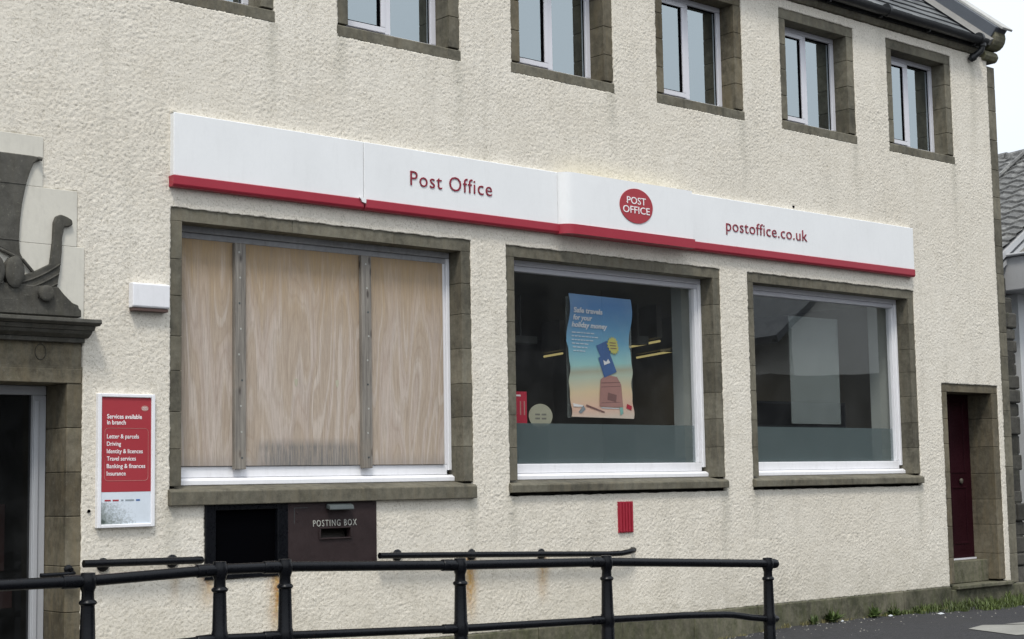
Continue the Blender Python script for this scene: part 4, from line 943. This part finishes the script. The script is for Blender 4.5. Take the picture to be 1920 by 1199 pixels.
for y in (3.4, 4.9, 6.4): mb.tube([(17.2, y, zr(17.2) + .09), (rxr, y, rzr + .09)], .035, 6)
mb.build('ridge_tiles', M['tile'], rf)
mb = MB(); mb.prism([(17.2, zr(17.2) - .02), (rxr, rzr - .02), (rxr, rzr - .11), (17.2, zr(17.2) - .11)], 1.88, 1.95)
mb.prism([(17.2, zr(17.2) - .17), (rxr, rzr - .17), (rxr, rzr - .24), (17.2, zr(17.2) - .24)], 1.9, 2.05); mb.build('barge_board', M['nbtrim'], NB)
RW = thing('rubble_wall', (17.4, 1., -1.45), 'narrow dark rubble stone wall between the post office corner and the pale house', 'wall')
mb = MB(); z = -1.6; rnd = random.Random(9)
mb.box(16.7, 18.44, 1.01, 1.6, -1.6, 2.2, .7)
while z < 2.2:
    hh = rnd.uniform(.14, .26); x = 16.68
    while x < 18.45:
        ww = rnd.uniform(.16, .42); x2 = x + ww
        if x2 > 18.30: x2 = 18.48 + rnd.uniform(-.03, .03)
        mb.box(x + .004, x2 - .004, .98 + rnd.uniform(-.01, .04), 1.5, z + .004, z + hh - .004, rnd.uniform(.6, 1.3)); x = x2 + .0001
        if x2 > 18.4: break
    z += hh
mb.box(17.95, 18.3, 1.0, 1.5, z, z + .25, .8)
mb.build('stonework', M['rubble'], RW, bevel=.02, seg=2)

# across the street: what the shop windows mirror
OH = thing('opposite_house', (46, -26, -1.45), 'pale gabled house across the street mirrored in the right window', 'house')
MB().prism([(43.6, -1.8), (58, -1.8), (58, 5.1), (50.8, 10.5), (43.6, 5.1)], -34, -24).build('wall', M['pale'], OH)
mb = MB(); mb.prism([(42.5, 4.72), (42.6, 4.50), (50.8, 10.75), (59, 4.5), (59.1, 4.72), (50.8, 11.1)], -34.3, -23.7); rf = mb.build('roof', M['slate'], OH)
MB().xprism([(-34, 4.6), (-34, 4.45), (-23.8, 4.45), (-23.8, 4.6)], 42.4, 42.7).build('gutter', M['gutter'], rf)
OD = thing('opposite_boundary_wall', (45, -20, -1.45), 'long dark stone building front across the street mirrored in the windows', 'wall')
MB().prism([(34.2, -1.8), (75, -1.8), (75, 3.35), (44, 3.25), (37.5, 3.05), (34.2, 2.6)], -20.5, -20).build('stonework', M['darkstone'], OD)
OT = thing('opposite_terrace', (28, -22, -1.45), 'dark stone terrace across the street mirrored in the middle window', 'building')
MB().prism([(16, -1.8), (34.2, -1.8), (34.2, 6.2), (32, 8.), (16, 8.)], -30, -20).build('wall', M['darkstone'], OT)
mb = MB()
for k in range(5):
    for z in (0., 3.4): mb.box(17.5 + k * 3.2, 18.7 + k * 3.2, -20.05, -19.97, z, z + 1.7)
mb.build('window', M['screen'], OT)

# ================= WEEDS, GRASS, LITTER =================
def blades(mb, cx_, cy_, z, n, hgt, spread, rnd, wdt=.006, lean=.5):
    for _ in range(n):
        a = rnd.uniform(0, 6.283); r = spread * rnd.random() ** .6; x, y = cx_ + r * math.cos(a), cy_ + r * math.sin(a) * .6
        h_ = hgt * rnd.uniform(.4, 1.1); l = rnd.uniform(.1, lean) * h_; b = rnd.uniform(0, 6.283); w_ = wdt * rnd.uniform(.6, 1.4); c, s = math.cos(b), math.sin(b); px, py = -s * w_, c * w_
        mx_, my_ = x + c * l * .4, y + s * l * .4
        mb.add([(x - px, y - py, z), (x + px, y + py, z), (mx_ + px * .8, my_ + py * .8, z + h_ * .6), (mx_ - px * .8, my_ - py * .8, z + h_ * .6), (x + c * l, y + s * l, z + h_)], [(0, 1, 2, 3), (3, 2, 4)])
rnd = random.Random(21)
mb = MB()
for k in range(150):
    x = 13.9 + 2.9 * rnd.random() ** .8; f_e = min(1, max(.12, (x - 14.0) / 1.2)); y = -.05 - rnd.random() ** 1.3 * .50 * f_e
    blades(mb, x, y, -1.45, rnd.randint(8, 34), (.03 + .085 * f_e * (1 - .5 * abs(y) / .5)) * rnd.uniform(.45, 1.35), rnd.uniform(.03, .1), rnd, .004, 1.1)
g = mb.build('grass_strip', M['grass'], None, (15.5, -.2, -1.45)); tag(g, 'green grass and weeds growing along the wall foot by the maroon door', 'grass', None, 'stuff')
mb = MB()
for k in range(60):
    x = 11.2 + 4.3 * rnd.random(); blades(mb, x, -.045 - rnd.random() * .05, gz(x), 9, .05 if 12.3 < x < 13. else .03, .05, rnd, .003)
g = mb.build('dry_grass', M['drygrass'], None, (13, -.1, -1.45)); tag(g, 'thin dry grass and moss along the plinth', 'grass', None, 'stuff')
mb = MB()
for k in range(190):
    x = rnd.uniform(11.0, 16.5); y = -.06 - rnd.random() ** 2.2 * .9; r = rnd.uniform(.003, .010); z = gz(x)
    mb.add([(x - r, y - r, z), (x + r, y - r * .7, z), (x + r * .8, y + r, z), (x - r, y + r * .8, z), (x, y, z + r * 1.1)], [(0, 1, 4), (1, 2, 4), (2, 3, 4), (3, 0, 4)])
g = mb.build('grit', M['ramp'], None, (14, -.3, -1.45)); tag(g, 'loose grit and small stones scattered along the wall foot', 'grit', None, 'stuff')
def weed(x, y, s, n, lb, seed, broad=True):
    rd = random.Random(seed); m_ = MB(); z = gz(x)
    for k in range(n):
        a = rd.uniform(0, 6.283); el = rd.uniform(.3, 1.35); L = s * rd.uniform(.5, 1.); w_ = L * rd.uniform(.10, .2)
        c, s2 = math.cos(a), math.sin(a); d = Vector((c * math.cos(el), s2 * math.cos(el) * .7, math.sin(el))); sd_ = Vector((-s2, c, 0)) * w_
        b = Vector((x + c * .01, y + s2 * .01, z)); m1 = b + d * L * .5; t1 = b + d * L + Vector((0, 0, -.15 * L))
        m_.add([b, m1 + sd_, t1, m1 - sd_, m1 + Vector((0, 0, .03 * L))], [(0, 1, 4), (1, 2, 4), (2, 3, 4), (3, 0, 4)])
    W = thing('weed', (x, y, z), lb, 'weed', 'weeds at the foot of the wall')
    m_.build('leaves', M['leaf'], W)
    m2 = MB(); blades(m2, x, y, z, 18, s * 1.0, s * .35, rd, .003); m2.build('stems', M['grass'], W)
weed(12.72, -.08, .13, 20, 'low tuft of weed just right of the last railing post', 1)
weed(13.02, -.08, .19, 34, 'leafy green weed at the plinth, second from the railing end', 2)
weed(13.72, -.08, .17, 30, 'bushy pale weed in the middle of the plinth', 3)
weed(14.03, -.09, .14, 26, 'small dark green weed right of the bushy pale one', 4)
for k, (x, y, s, lb) in enumerate(((13.88, -.16, .03, 'small scrap of white litter under the dark green weed'), (14.39, -.42, .042, 'largest scrap of white litter out on the asphalt'), (15.1, -.2, .035, 'scrap of white litter at the edge of the grass'), (13.1, -.14, .02, 'tiny white speck of litter by the plinth'))):
    m_ = MB(); z = -1.444
    m_.add([(x - s, y - s * .4, z), (x + s * .9, y - s * .5, z + .004), (x + s, y + s * .5, z + .002), (x - s * .7, y + s * .6, z + .006), (x, y, z + .018)], [(0, 1, 4), (1, 2, 4), (2, 3, 4), (3, 0, 4)])
    tag(m_.build('litter', M['paper'], None, (x, y, -1.44)), lb, 'litter', 'litter on the pavement')
